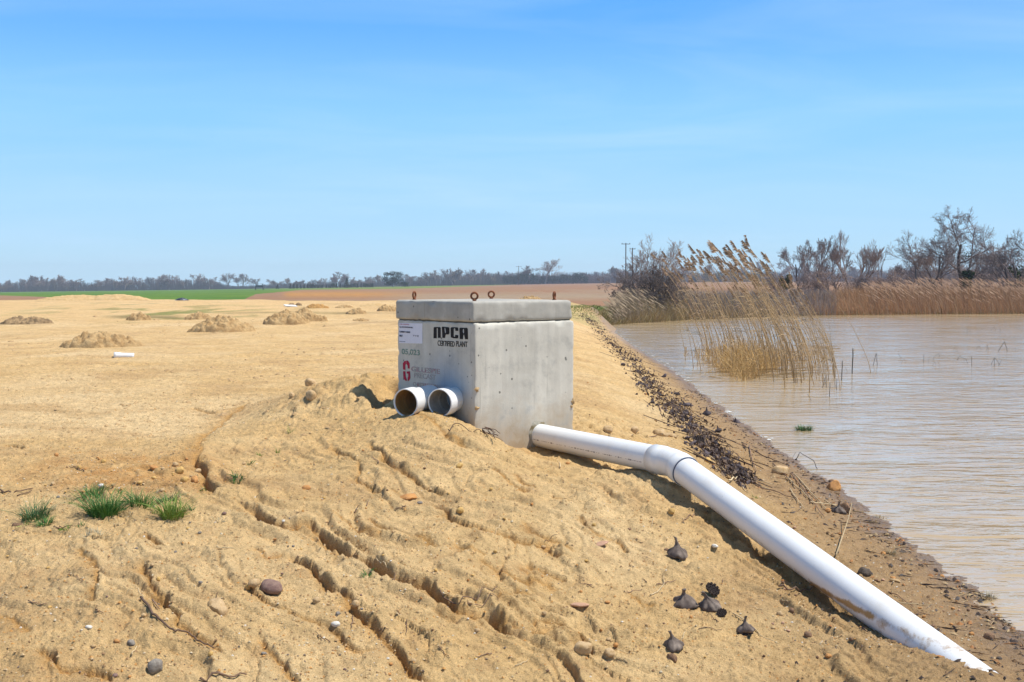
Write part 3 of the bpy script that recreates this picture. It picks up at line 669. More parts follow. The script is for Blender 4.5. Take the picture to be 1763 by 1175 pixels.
# face coordinates: a = distance from the front corner along the face (local y), b = height below the body top
def F(a, b): return (-a, zt - b)     # (text x, z)
def fx(px):                       # pixel column -> local y along the left face
    k = (px - 881.5) / FPX; ux, uy = -math.sin(ANG), math.cos(ANG)
    return (k * FC.y - FC.x) / (ux - k * uy)
def fz(px, py):
    a = fx(px); p = FC + Vector((-math.sin(ANG), math.cos(ANG), 0)) * a
    return at_Y(px, py, p.y).z - (EYE - 1.31)
# NPCA stencil: block letters from crop coordinates (1763 px wide crop over x 735..825, y 555..610)
def fc(x, y):
    px = 735 + x / 19.59; py = 555 + y / 19.59; return (-fx(px), fz(px, py))
letters = [
 [(225,545),(232,190),(255,165),(445,168),(468,200),(468,530),(372,535),(372,215),(355,196),(345,196),(330,215),(332,545)],
 [(525,530),(508,170),(535,150),(735,172),(757,205),(757,375),(735,415),(640,418),(628,440),(612,535)],
 [(900,545),(810,510),(805,200),(835,170),(1030,175),(1055,205),(1058,300),(965,292),(960,215),(925,205),(905,225),(905,480),(930,505),(955,480),(958,430),(1058,440),(1056,520),(1030,552)],
 [(1115,572),(1100,215),(1130,188),(1350,192),(1380,225),(1388,580),(1290,575),(1268,470),(1258,425),(1240,425),(1225,470),(1215,575)],
]
stn = poly_mark([[fc(*p) for p in sh] for sh in letters], M_black, 'stencil_lettering', body)
M_concL = concrete('concrete_counter', (.42, .42, .40))
gaps = [[(605,200),(622,182),(650,330),(640,372),(618,350)], [(1228,235),(1250,225),(1262,300),(1258,370),(1232,372),(1220,300)]]
for sh in gaps:
    gm = MB(); q = [fc(*p) for p in sh]; gm.add([(-.0036, -p[0], p[1]) for p in q], [tuple(range(len(q)))]); gm.build('letter_counter', M_concL, body)
def text_px(txt, px0, px1, pyb, pyt, m, name, bold=0.0, gap=None):
    """text whose baseline runs px0..px1 at pyb, cap height up to pyt"""
    y0 = fx(px0); y1 = fx(px1); zb = fz(px0, pyb); zt_ = fz(px0, pyt)
    o = flat_text(txt, 1.0, 0, 0, m, name, parent=body, bold=bold)
    me = o.data; ys_ = [-v.co.y for v in me.vertices]; zs_ = [v.co.z for v in me.vertices]
    mn, mxx, zn, zx = min(ys_), max(ys_), min(zs_), max(zs_)
    for v in me.vertices:
        tt = (-v.co.y - mn) / (mxx - mn); v.co.y = y0 + (y1 - y0) * tt; v.co.z = zb + (v.co.z - zn) / (zx - zn) * (zt_ - zb)
    return o
text_px('CERTIFIED', 753.6, 782.8, 595.5, 586.2, M_black, 'stencil_lettering', .012)
text_px('PLANT', 785.5, 804.8, 596.8, 587.4, M_black, 'stencil_lettering', .012)
text_px('05,023', 691.5, 722.5, 611.5, 600.5, M_green, 'stencil_lettering', .02)
text_px('GILLESPIE', 708, 757, 639.5, 631, M_redf, 'stencil_lettering', .02)
text_px('PRECAST', 713, 750, 650.5, 642, M_redff, 'stencil_lettering', .01)
text_px('CHESTERTOWN', 711, 753, 664.5, 658, M_redf, 'stencil_lettering', .01)
# stencilled G emblem: four pieces
def gp_(x, y):
    px = 680 + x / 9.79; py = 545 + y / 9.79; return (-fx(px), fz(px, py))
gl = [[(135,895),(132,790),(160,755),(182,748),(182,800),(172,830),(172,905)], [(190,800),(192,745),(215,748),(245,790),(246,880),(215,880),(212,830)],
      [(136,925),(172,925),(176,1010),(195,1060),(195,1090),(165,1078),(140,1040)], [(196,930),(250,925),(256,1040),(235,1080),(212,1092),(212,1030),(222,1015),(222,965),(198,965)]]
poly_mark([[gp_(*p) for p in sh] for sh in gl], M_red, 'stencil_emblem', body)
# paper label
def rect_px(x0, y0, x1, y1, d, m, name, parent):
    q = [(-fx(x0), fz(x0, y0)), (-fx(x1), fz(x1, y0 + .8)), (-fx(x1), fz(x1, y1 + .8)), (-fx(x0), fz(x0, y1))]
    mb = MB(); n = 4; mb.add([(-d, -p[0], p[1]) for p in q] + [(-.0004, -p[0], p[1]) for p in q], [(0, 1, 2, 3)] + [(i, 4 + i, 4 + (i + 1) % 4, (i + 1) % 4) for i in range(4)])
    return mb.build(name, m, parent)
lab = rect_px(687.0, 556.5, 727.2, 591.2, .0022, M_paper, 'paper_label', body)
def lab_text(txt, a, b, c_, d, m=M_ink, bold=.012):
    o = text_px(txt, a, b, c_, d, m, 'printed_line', bold); o.parent = lab
    for v in o.data.vertices: v.co.x -= .0022
lab_text('G.J. EXCAVATION INC', 688.2, 711.5, 565, 562); lab_text('SUMMIT FARMS', 688.2, 706.5, 572.8, 569.9); lab_text('INLET', 688.2, 693.5, 579.8, 576.6)
lab_text('T12', 711, 721, 579.4, 577, M_ink, 0.0); lab_text('precast works', 688.2, 698, 588.8, 587.4, M_ink, 0)
M_redp = mat('red_print', (.55, .25, .33), .8, .1)
lab_text('GILLESPIE', 688.4, 705, 559.2, 557.4, M_redp, 0)

# ------------------------------------------------------------------ mortar ring round the outlet and clinging mud chips
Rm = Matrix.Rotation(-ANG, 3, 'Z')
def to_local(p): return Rm @ (Vector(p) - Vector((FC.x, FC.y, EYE - 1.31)))
pA = at_Y(929, 750, 10.91); la = to_local(pA)
ring = MB(); n = 40
vs_ = []
for k in range(n):
    a = 2 * math.pi * k / n; q = .143 + .012 * math.sin(a * 3 + 1) + .007 * math.sin(a * 7)
    vs_.append((la.x + .100 * math.cos(a), -.010, la.z + .100 * math.sin(a))); vs_.append((la.x + .122 * math.cos(a), -.011, la.z + .125 * math.sin(a))); vs_.append((la.x + q * math.cos(a), -.0006, la.z + q * math.sin(a)))
fs = []
for k in range(n):
    k2 = (k + 1) % n
    fs += [(3 * k, 3 * k + 1, 3 * k2 + 1, 3 * k2), (3 * k + 1, 3 * k + 2, 3 * k2 + 2, 3 * k2 + 1)]
ring.add(vs_, fs); ring.build('mortar_collar', mat('collar_mortar', (.36, .33, .26), .95, .1, (14, .3, 6), (40, .8, .01), ramp=(9, (.20, .16, .09), .5, .62)), box_root, True)
def chip(a, z, sx, sz, seed):
    q = random.Random(seed); mb = MB(); n = 14; vs_ = [(0, -.016, 0)]
    for k in range(n):
        an = 2 * math.pi * k / n; rr = .6 + .55 * q.random(); vs_.append((sx * rr * math.cos(an), .0005, sz * rr * math.sin(an)))
    mb.add(vs_, [(0, 1 + k, 1 + (k + 1) % n) for k in range(n)])
    return mb
M_mud = mat('dried_mud', (.42, .29, .15), .95, .1, (40, .3, 5), (60, .6, .004))
for (px, py, sx, sz, sd_) in ((821, 671, .032, .026, 1), (821, 703, .030, .020, 2), (987, 691, .03, .035, 3), (985, 700, .02, .02, 4)):
    k_ = (px - 881.5) / FPX; a_ = (k_ * FC.y - FC.x) / (math.cos(ANG) - k_ * math.sin(ANG)); wp = FC + Vector((math.cos(ANG), math.sin(ANG), 0)) * a_
    zz = at_Y(px, py, wp.y).z - (EYE - 1.31)
    o = chip(a_, zz, sx, sz, sd_).build('mud_chip', M_mud, box_root); o.location = (a_, 0, zz)

# ------------------------------------------------------------------ pipes
def pvc(name, stain=False):
    m = mat(name, (.80, .80, .78), .32, .5, (6, .03, 4)); t = m.node_tree; b = t.nodes['Principled BSDF']; src = b.inputs['Base Color'].links[0].from_socket
    tcx = t.nodes.new('ShaderNodeTexCoord'); n1 = nnode(t, 'ShaderNodeTexNoise', Scale=26.0, Detail=6, Roughness=.7); t.links.new(tcx.outputs['Object'], n1.inputs['Vector'])
    src = mixr(t, mrange(t, n1.outputs[0], .66, .74, 0, .5), src, (.30, .27, .22))
    n3 = nnode(t, 'ShaderNodeTexNoise', Scale=3.0, Detail=8, Roughness=.7); t.links.new(tcx.outputs['Object'], n3.inputs['Vector'])
    src = mixr(t, mrange(t, n3.outputs[0], .50, .75, 0, .38), src, (.55, .47, .35))
    if stain:
        a = t.nodes.new('ShaderNodeAttribute'); a.attribute_name = 'stain'
        n2 = nnode(t, 'ShaderNodeTexNoise', Scale=12.0, Detail=8, Roughness=.7); t.links.new(tcx.outputs['Object'], n2.inputs['Vector'])
        f_ = mth(t, 'ADD', a.outputs['Fac'], mth(t, 'MULTIPLY', mth(t, 'SUBTRACT', n2.outputs[0], .5), 1.6))
        src = mixr(t, mrange(t, f_, .45, .8, 0, .92), src, (.36, .20, .055))
    t.links.new(src, b.inputs['Base Color']); t.links.new(mrange(t, n1.outputs[0], .3, .8, .26, .5), b.inputs['Roughness'])
    return m
M_pvc = pvc('white_pvc'); M_pvcs = pvc('white_pvc_stained', True); M_seal = mat('dark_seal', (.025, .04, .10), .5, .4); M_print = mat('pipe_print', (.30, .28, .30), .7, .2)
RP = .1095
pB = at_Y(1160, 797, 9.2); pC = PC.copy()
out = empty('outlet_pipe', (pC.x, pC.y, EYE - 2.12), 0, 'long bent white plastic pipe running from the concrete box down to the pond', 'pipe')
def wl(o): 
    o.location = -Vector(out.location); return o
d1 = (pB - pA).normalized(); d2 = (pC - pB).normalized()
upper = MB(); upper.tube([pA - d1 * .06 + (pB - pA) * 0, pA, pA + (pB - pA) * .33, pA + (pB - pA) * .66, pB - d1 * .10], RP, 48, False); wl(upper.build('upper_pipe', M_pvc, out, True))
# lower pipe: shell with a wall, mitred end cut nearly level
def pipe_shell(p0, p1, r, r2, nseg, n=64, cutz=None, name='p', flat=None, bell=None):
    d = (p1 - p0); Ln = d.length; d.normalize(); a = d.cross(Vector((0, 0, 1))).normalized(); b_ = a.cross(d).normalized()   # b_ up
    vs_ = []; fs = []; st = []
    rows = [(i / nseg * Ln, r) for i in range(nseg + 1)]
    rows += [(i / nseg * Ln, r2) for i in range(nseg, -1, -1)]
    for (s_, rad) in rows:
        for k in range(n):
            an = 2 * math.pi * k / n; rr = rad
            if bell: rr = rad + bell[0] * float(sstep(bell[1] + .03, bell[1], np.array(s_)))
            q = a * math.cos(an) * rr + b_ * math.sin(an) * rr; ss = s_
            p = p0 + d * ss + q
            if cutz is not None and s_ > Ln * .8:
                # mitre: upper side is cut back so that the tip is at the bottom
                ss = s_ - (math.sin(an) * .5 + .5) * cutz * ((s_ / Ln - .8) / .2); p = p0 + d * ss + q
            vs_.append(p); st.append((ss / Ln, math.sin(an)))
    for i in range(len(rows) - 1):
        for k in range(n):
            k2 = (k + 1) % n; fs.append((i * n + k, i * n + k2, (i + 1) * n + k2, (i + 1) * n + k))
    e = len(rows) - 1
    for k in range(n): k2 = (k + 1) % n; fs.append((e * n + k, e * n + k2, k2, k))
    return vs_, fs, st
vs_, fs, st = pipe_shell(pB + d2 * .12, pB + (pC - pB) * .978, RP, RP - .008, 60, 64, -.10)
mb = MB(); mb.add(vs_, fs); me = mb.mesh('lower_pipe', M_pvcs, True); at = me.attributes.new('stain', 'FLOAT', 'POINT')
sv = []
for (s_, sn) in st:
    v_ = 0
    line = -.50 + (s_ - .655) * 4.4                                  # tide mark climbing the lower flank
    if .58 < s_ < .97: v_ = .95 * math.exp(-((sn - (line + .15)) / .28) ** 2) * (1.0 if s_ < .78 else .62)
    if s_ > .70 and sn < line: v_ = max(v_, .40)
    if sn < -.30 and s_ > .12: v_ = max(v_, .36 + .12 * (-sn))
    sv.append(v_)
at.data.foreach_set('value', sv); wl(link('lower_pipe', me, out))
# elbow: two sockets and the bend between them
e1 = pB - d1 * .24; e2 = pB + d2 * .20
bend = [e1, pB - d1 * .12]; rads = [RP + .010, RP + .010]
for k in range(9):
    tt = k / 8; p0_ = pB - d1 * .105; p2_ = pB + d2 * .075
    bend.append(p0_ * (1 - tt) ** 2 + pB * 2 * tt * (1 - tt) + p2_ * tt ** 2); rads.append(RP + .0045)
bend += [pB + d2 * .085, e2]; rads += [RP + .011, RP + .011]
eb = MB(); eb.tube(bend, rads, 56, True); el = wl(eb.build('elbow', M_pvc, out, True))
for p_ in el.data.polygons:
    if len(p_.vertices) > 4: p_.use_smooth = False
sr = MB(); sr.tube([e2 + d2 * .0005, e2 + d2 * .006], RP + .006, 56, True); s_o = sr.build('seal_ring', M_seal, el); 
sr = MB(); sr.tube([e1 - d1 * .004, e1 - d1 * .0005], RP + .004, 56, True); sr.build('seal_ring', M_seal, el)
# printed line along the upper pipe
pr = MB(); a_ = d1.cross(Vector((0, 0, 1))).normalized(); b_ = a_.cross(d1).normalized(); q = random.Random(4)
side = -1 if a_.y > 0 else 1
s_ = .05; Lu = (pB - pA).length - .25
while s_ < Lu:
    ln = q.choice([.008, .012, .02, .03]); an = R(-12)
    nrm = a_ * side * math.cos(an) + b_ * math.sin(an); tg = (b_ * math.cos(an) - a_ * side * math.sin(an))
    c0 = pA + d1 * s_ + nrm * (RP + .0006); hgt = q.choice([.002, .003, .006])
    pr.add([c0 - tg * hgt, c0 + d1 * ln - tg * hgt, c0 + d1 * ln + tg * hgt, c0 + tg * hgt], [(0, 1, 2, 3)])
    s_ += ln + q.choice([.006, .01, .02, .05])
wl(pr.build('printed_line', M_print, out))
# two loose offcuts with socket ends
def loose(px, py, Yd, az, label, ln, inner):
    p0 = at_Y(px, py, Yd); root = empty('loose_pipe', (p0.x, p0.y, p0.z - .12), 0, label, 'pipe', 'short pipe offcuts beside the box')
    d = Vector((math.sin(R(az)), math.cos(R(az)), .045)).normalized()
    vs_, fs, st = pipe_shell(Vector((0, 0, .12)), Vector((0, 0, .12)) + d * ln, RP, RP - .009, 26, 48, bell=(.017, .13))
    mb = MB(); mb.add(vs_, fs); pb = mb.build('pipe_shell', M_pvc, root, True); pb.data.materials.append(inner)
    for i_, p_ in enumerate(pb.data.polygons):
        if 28 * 48 <= i_ < 52 * 48: p_.material_index = 1
    # stop shoulder inside the socket
    rg = MB(); rg.tube([Vector((0, 0, .12)) + d * .135, Vector((0, 0, .12)) + d * .14], RP - .001, 40, False); rg.build('gasket', mat('brown_gasket', (.28, .20, .12), .8, .2), root)
    return root
loose(698, 694, 10.34, 27, 'short white pipe offcut farther from the box corner, its open end half in sun', .44, mat('pipe_inside_glow', (.34, .19, .06), .6, .3, (14, .3, 4)))  # brown inside colour paints the warm glow through the pipe wall
loose(757, 694, 10.39, 29, 'short white pipe offcut nearer the box corner, fully in shade', .29, mat('pipe_lining_grey', (.36, .33, .28), .5, .3, (14, .3, 4)))
# far white pipe on the plateau
p0 = gp(198, 614); p1 = gp(229, 616); c_ = (p0 + p1) / 2
dd = Vector((.94, .34, 0)).normalized(); wp_ = empty('discarded_pipe', c_, 0, 'white pipe length lying alone on the flat sand at the left', 'pipe')
vs_, fs, st = pipe_shell(-dd * .175 + Vector((0, 0, .030)), dd * .175 + Vector((0, 0, .012)), .052, .046, 8, 24, bell=(.008, .1)); mb = MB(); mb.add(vs_, fs); mb.build('pipe_shell', M_pvc, wp_, True)
# ------------------------------------------------------------------ heaps of dug soil
def soil_mat(name, c1, c2): return mat(name, c1, .95, .1, (14, .22, 7), (38, .8, .03), ramp=(5, c2, .42, .62))
M_heap = soil_mat('heap_soil', (.50, .34, .165), (.36, .225, .10)); M_heap2 = soil_mat('heap_soil_dark', (.40, .27, .14), (.20, .14, .08)); M_mound = soil_mat('mound_sand', (.60, .42, .21), (.52, .34, .15))
def heap(px, pyb, wpx, hpx, label, m=M_heap, seed=1, lobes=None, clod=1.0, depth=.7, group='heaps of dug soil on the flat sand'):
    c_ = gp(px, pyb) if pyb > 530 else None
    if c_ is None:
        x, y = hit(px, pyb); c_ = Vector((x, y, H1(x, y)))
    D = c_.y; wd = wpx * D / FPX / 2; hh = hpx * D / FPX; cy = c_.y + wd * depth * .6
    nr_, na = 44, 120; q = random.Random(seed)
    lobes = lobes or [(0, 0, 1.0, 1.0)]
    rr, aa = np.meshgrid(np.linspace(0, 1.25, nr_), np.linspace(0, 2 * np.pi, na, endpoint=False), indexing='ij')
    lx = rr * np.cos(aa); ly = rr * np.sin(aa) 
    z = np.zeros(lx.shape)
    rs = np.random.RandomState(seed)
    for (ox, oy, sc, hs_) in lobes:
        d = np.hypot(lx - ox, ly - oy) / sc
        d = d * (1 + .18 * perlin(np.cos(np.arctan2(ly - oy, lx - ox)) * 1.7 + seed, np.sin(np.arctan2(ly - oy, lx - ox)) * 1.7, seed))
        prof = np.clip(1 - d, 0, 1); z = np.maximum(z, hs_ * np.where(prof > 0, prof ** .85 * (1 - .25 * prof ** 3), 0))
    X = lx * wd; Y = ly * wd * depth
    wz, kz = worley(X / .16 + seed, Y / .16, seed); wz2, kz2 = worley(X / .07 + seed, Y / .07, seed + 3)
    edge = sstep(0.0, .15, z)
    Z = z * hh + edge * clod * (.11 * np.sqrt(np.clip(1 - (wz * 1.6) ** 2, 0, 1)) * (kz > .3) * kz * min(1, hh * 2) + .045 * np.sqrt(np.clip(1 - (wz2 * 1.6) ** 2, 0, 1)) * kz2) + .12 * hh * fbm(X / .5 + seed, Y / .5, 3, seed) * edge
    GX_ = X + c_.x; GY_ = Y + cy; base = H(GX_.ravel(), GY_.ravel()).reshape(X.shape)
    cz = H1(c_.x, cy)
    Z = base + Z - cz - .03 * (1 - edge) - .02
    vs_ = np.stack([X, Y, Z], -1).reshape(-1, 3); mb = MB(); mb.v = [tuple(v) for v in vs_]
    for i in range(nr_ - 1):
        for k in range(na):
            k2 = (k + 1) % na; mb.f.append((i * na + k, (i + 1) * na + k, (i + 1) * na + k2, i * na + k2))
    o = mb.build('soil_heap', m, None, True, (c_.x, cy, cz)); tag(o, label, 'soil heap', group); return o
heap(165, 598, 150, 30, 'widest soil heap at the left, just beyond the discarded white pipe', seed=3, lobes=[(-.15, 0, .85, 1.0), (.45, .1, .55, .55)])
heap(375, 573, 120, 31, 'tall crumbly soil heap midway between the white pipe and the box', seed=5, lobes=[(.0, 0, .95, 1.0), (-.7, -.2, .25, .35)])
heap(487, 559, 85, 27, 'pale soil heap in front of a second taller one, left of the box', seed=8)
heap(527, 554, 75, 26, 'soil heap joined behind another heap, nearest the box on its left', seed=9, lobes=[(-.2, 0, .8, 1), (.5, 0, .5, .5)])
heap(45, 559, 110, 16, 'low dark soil heap at the left edge of the picture', M_heap2, 11, [(-.5, 0, .5, 1), (.1, 0, .6, .8)])
heap(236, 552, 44, 16, 'small pointed soil heap on the green strip at left', seed=13)
heap(339, 550, 52, 15, 'flat small soil heap at the end of the green strip', seed=15, clod=.8)
heap(545, 531, 42, 9, 'small orange soil heap behind the joined pair', soil_mat('heap_soil_orange', (.50, .29, .10), (.40, .22, .08)), 17)
heap(508, 526, 26, 6, 'little clump of dark brown clods near the white board', M_heap2, 19, [(-.5, 0, .5, .8), (.4, .2, .45, 1.0)], 1.4)
heap(612, 541, 40, 11, 'soil heap two thirds of the way from the joined pair to the box', seed=21)
heap(592, 530, 36, 7, 'low distant soil heap behind the row', seed=23, clod=.6)
heap(668, 536, 44, 13, 'soil heap standing right beside the left edge of the box', seed=25, lobes=[(-.1, 0, .8, 1), (.5, .2, .5, .7)])
heap(645, 528, 60, 6, 'long flat heap of pale soil left of the box lid', M_mound, 27, clod=.5)
heap(620, 553, 30, 5, 'tiny ridge of soil between the heaps and the box', seed=29)
heap(915, 519, 44, 9, 'orange soil heap showing above the box lid', seed=31, clod=1.6)
heap(160, 517.5, 205, 13.5, 'large smooth sand mound far off in front of the green field', M_mound, 33, [(-.3, 0, .72, .95), (.3, 0, .68, 1.0)], .35, .35)
# ------------------------------------------------------------------ stones
def stone_mesh(seed, flat=.6, ang=.0):
    bm = bmesh.new(); bmesh.ops.create_icosphere(bm, subdivisions=3, radius=1)
    q = random.Random(seed); off = Vector((q.random() * 50, q.random() * 50, 0))
    cuts = [Vector((q.gauss(0, 1), q.gauss(0, 1), q.gauss(0, 1))).normalized() for _ in range(7)]
    for v in bm.verts:
        p = v.co.copy()
        if ang > 0:
            for c_ in cuts:
                d = p.dot(c_); lim = .72
                if d > lim: p -= c_ * (d - lim) * ang
        p *= 1 + .22 * mnoise.noise(v.co * 1.1 + off) + .06 * mnoise.noise(v.co * 4 + off)
        v.co = Vector((p.x, p.y * (.75 + .2 * math.sin(seed)), p.z * flat))
    me = bpy.data.meshes.new('stone'); bm.to_mesh(me); bm.free(); me.polygons.foreach_set('use_smooth', [True] * len(me.polygons))
    if ang > 0:
        try: me.set_sharp_from_angle(angle=R(28))
        except Exception: pass
    return me
SC = {'orange': ((.55, .27, .085), (.42, .20, .07)), 'tan': ((.52, .36, .19), (.42, .27, .12)), 'brown': ((.26, .15, .08), (.17, .10, .06)), 'plum': ((.25, .16, .12), (.19, .11, .09)),
      'grey': ((.27, .235, .19), (.20, .17, .14)), 'white': ((.72, .68, .60), (.60, .55, .45)), 'pink': ((.52, .31, .20), (.45, .26, .16)), 'dark': ((.10, .075, .055), (.06, .045, .035)), 'yellow': ((.58, .37, .12), (.5, .30, .1))}
SM = {k: mat('stone_' + k, a, .75, .3, (3.0, .18, 5), (6, .35, .02), ramp=(2.2, b_, .45, .6)) for k, (a, b_) in SC.items()}
SV = {}
def stone_data(seed, flat, ang, colr):
    k = (seed, flat, ang, colr)
    if k not in SV: me = stone_mesh(seed, flat, ang); me.name = 'stone'; me.materials.append(SM[colr]); SV[k] = me
    return SV[k]
srng = random.Random(21)
def stone(px, py, rpx, colr, label, flat=.6, ang=0.0, sink=.36, name='stone', group=None, seed=None, sx=1.0, cat='stone'):
    p = gp(px, py); r_ = rpx * p.y / FPX
    o = link(name, stone_data(seed if seed is not None else srng.randrange(8), flat, ang, colr)); o.location = p + Vector((0, 0, r_ * flat * (1 - sink * 2)))
    o.scale = (r_ * sx, r_, r_); o.rotation_euler = (srng.uniform(-.25, .25), srng.uniform(-.25, .25), srng.uniform(0, 6.28)); tag(o, label, cat, group); return o
for a in [
 (704, 858, 17, 'orange', 'flat orange stone slab in the middle of the rilled slope', .35, .8), (723, 867, 5, 'grey', 'tiny blue grey pebble touching the orange stone slab', .5, 0),
 (792, 881, 7, 'yellow', 'rusty yellow pebble downslope of the orange slab', .8, 0), (791, 804, 7.5, 'yellow', 'rounded ochre pebble on the slope below the box corner', .7, 0),
 (1156, 883, 6, 'yellow', 'round ochre pebble below the pipe elbow', .95, 0), (375, 1050, 24, 'tan', 'large knobbly tan stone lying on the lower left slope', .6, .5),
 (467, 1015, 21, 'plum', 'smooth purple brown stone sunk into the sand', .6, 0), (438, 1008, 12, 'tan', 'tan stone beside the purple brown stone', .75, .2), (427, 1013, 7, 'yellow', 'yellow pebble under the lip of the tan stone', .8, 0),
 (527, 842, 8, 'orange', 'orange pebble alone above the main rill', .6, 0), (267, 1151, 15, 'grey', 'grey brown rounded stone at the bottom left', .9, 0), (226, 1109, 8, 'grey', 'small grey green stone near the long twig', .7, .3),
 (153, 1081, 6, 'white', 'small white pebble at the lower left', .5, 0), (201, 1106, 7, 'orange', 'orange pebble left of the grey green stone', .6, 0), (545, 1036, 7, 'tan', 'pale round pebble on a ridge between rills', .8, 0),
 (613, 1043, 8, 'tan', 'tan pebble in the second rill', .8, 0), (578, 1077, 8, 'white', 'cream pebble with a brown cap in the lower slope', .7, .3), (309, 812, 9, 'yellow', 'yellow stone at the top of the pebble cluster by the rill head', .7, .3),
 (335, 829, 11, 'orange', 'biggest orange stone of the pebble cluster by the rill head', .7, .2), (318, 831, 8, 'yellow', 'round yellow stone left of the biggest one in the cluster', .8, 0), (341, 813, 7, 'tan', 'tan stone at the rill wall in the cluster', .7, .2),
 (265, 807, 8, 'orange', 'flat orange stone left of the pebble cluster', .45, 0), (175, 838, 7, 'white', 'pale stone just above the big grass tuft', .5, 0),
 (1344, 815, 17, 'tan', 'large angular tan stone above the pipe near the water', .65, .9), (1435, 843, 13, 'orange', 'upright split block of orange stone at the water edge', .95, 1.0), (1434, 832, 11, 'brown', 'dark brown flat piece capping the split block', .4, .9),
 (1452, 881, 13, 'brown', 'brown angular stone next to a dry seed pod by the shore', 1.0, .9), (1488, 991, 12, 'dark', 'dark brown cobble behind the lower pipe', .9, 0), (1541, 1001, 10, 'tan', 'pale flat stone propped up behind the lower pipe', .35, .3),
 (1391, 1096, 8, 'brown', 'dark orange brown pebble below the lower pipe', .8, 0), (1426, 1131, 6, 'orange', 'orange pebble below the pipe near the bottom edge', .7, 0), (1703, 1099, 11, 'brown', 'brown stone on wet mud right of the pipe end', .7, .4),
 (1231, 942, 8, 'white', 'white chip of stone left of the lower pipe shadow', .5, .7), (1157, 1137, 11, 'brown', 'round brown stone under a dry seed pod at the bottom', .9, .1), (998, 1043, 16, 'pink', 'flat pink stone flush with the sand, bottom middle', .22, 0),
 (1032, 938, 17, 'pink', 'flat reddish stone flush with the sand above it', .18, 0), (30, 906, 9, 'brown', 'brown flat pebble at the left edge', .5, 0), (1047, 742, 9, 'tan', 'sandy lump right of the upper pipe start', .8, .2),
 (1093, 743, 9, 'tan', 'sandy lump at the middle of the upper pipe', .8, .2), (1137, 749, 15, 'tan', 'broad sandy lump above the pipe elbow', .55, .2), (1219, 797, 9, 'yellow', 'ochre lump beside the dark seal ring', .8, 0), (1156, 752, 10, 'tan', 'second sandy lump above the pipe elbow', .5, .2),
 (535, 664, 11, 'tan', 'rounded clod on top of the heap left of the box', .9, .1), (536, 686, 12, 'tan', 'lower rounded clod on the heap left of the box', .9, .1), (503, 684, 7, 'tan', 'small clod at the foot of the heap', .8, .2),
 (1003, 1121, 17, 'tan', 'big crumbly clod at the bottom middle', .8, .2), (1050, 1128, 10, 'tan', 'crumbly clod right of the biggest one at the bottom', .8, .2), (1190, 1064, 5, 'orange', 'tiny orange pebble among the dry seed pods', .7, 0)]:
    stone(*a[:5], flat=a[5], ang=a[6])
# countable pebbles on the slope
def pebble_zone(n, box, cols, rmin, rmax, grp, label, q):
    x0, y0, x1, y1 = box; lst = []
    for _ in range(n):
        px, py = q.uniform(x0, x1), q.uniform(y0, y1)
        r_ = rmin + (rmax - rmin) * q.random() ** 2.2
        lst.append((px, py, r_ * (.5 + .5 * (py - 480) / 500), q.choice(cols)))
    for px, py, r_, colr in lst:
        if px > 1100 and (py - 640) < (px - 1140) * .745 - 8 + 0 and py < 0: continue
        p = gp(px, py)
        if p.x > shoreX(p.y) - .03: continue
        o = stone(px, py, r_, colr, label, flat=q.choice([.5, .65, .8]), sink=.3, name='pebble', group=grp, seed=q.randrange(4), cat='pebble')
q = random.Random(5)
pebble_zone(42, (60, 785, 350, 850), ['yellow', 'orange', 'tan', 'yellow'], 2.5, 6.5, 'ochre pebbles of the gravel patch', 'ochre pebble in the gravel patch above the grass tufts', q)
pebble_zone(62, (0, 850, 700, 1172), ['yellow', 'tan', 'orange', 'grey', 'white', 'tan', 'plum'], 2.2, 5.5, 'pebbles on the lower left slope', 'small pebble on the rilled slope at the lower left', q)
pebble_zone(45, (420, 720, 1160, 1000), ['yellow', 'tan', 'orange', 'tan', 'brown'], 2.2, 5, 'pebbles below the box', 'small pebble on the slope below the box', q)
pebble_zone(40, (700, 1000, 1500, 1172), ['yellow', 'tan', 'orange', 'brown', 'tan'], 2.2, 5, 'pebbles at the bottom of the slope', 'small pebble at the bottom middle of the slope', q)
pebble_zone(62, (1330, 830, 1660, 1090), ['orange', 'tan', 'brown', 'pink', 'orange', 'dark'], 2.2, 6, 'pebbles on the damp shore', 'small pebble on damp sand between pipe and water', q)
pebble_zone(20, (1560, 1040, 1740, 1165), ['orange', 'brown', 'dark'], 2.0, 5, 'pebbles on the damp shore', 'small pebble on damp sand between pipe and water', q)
pebble_zone(20, (1000, 600, 1330, 830), ['orange', 'tan', 'brown'], 2.0, 5, 'pebbles on the bank behind the elbow', 'small pebble on the bank above the pipe elbow', q)
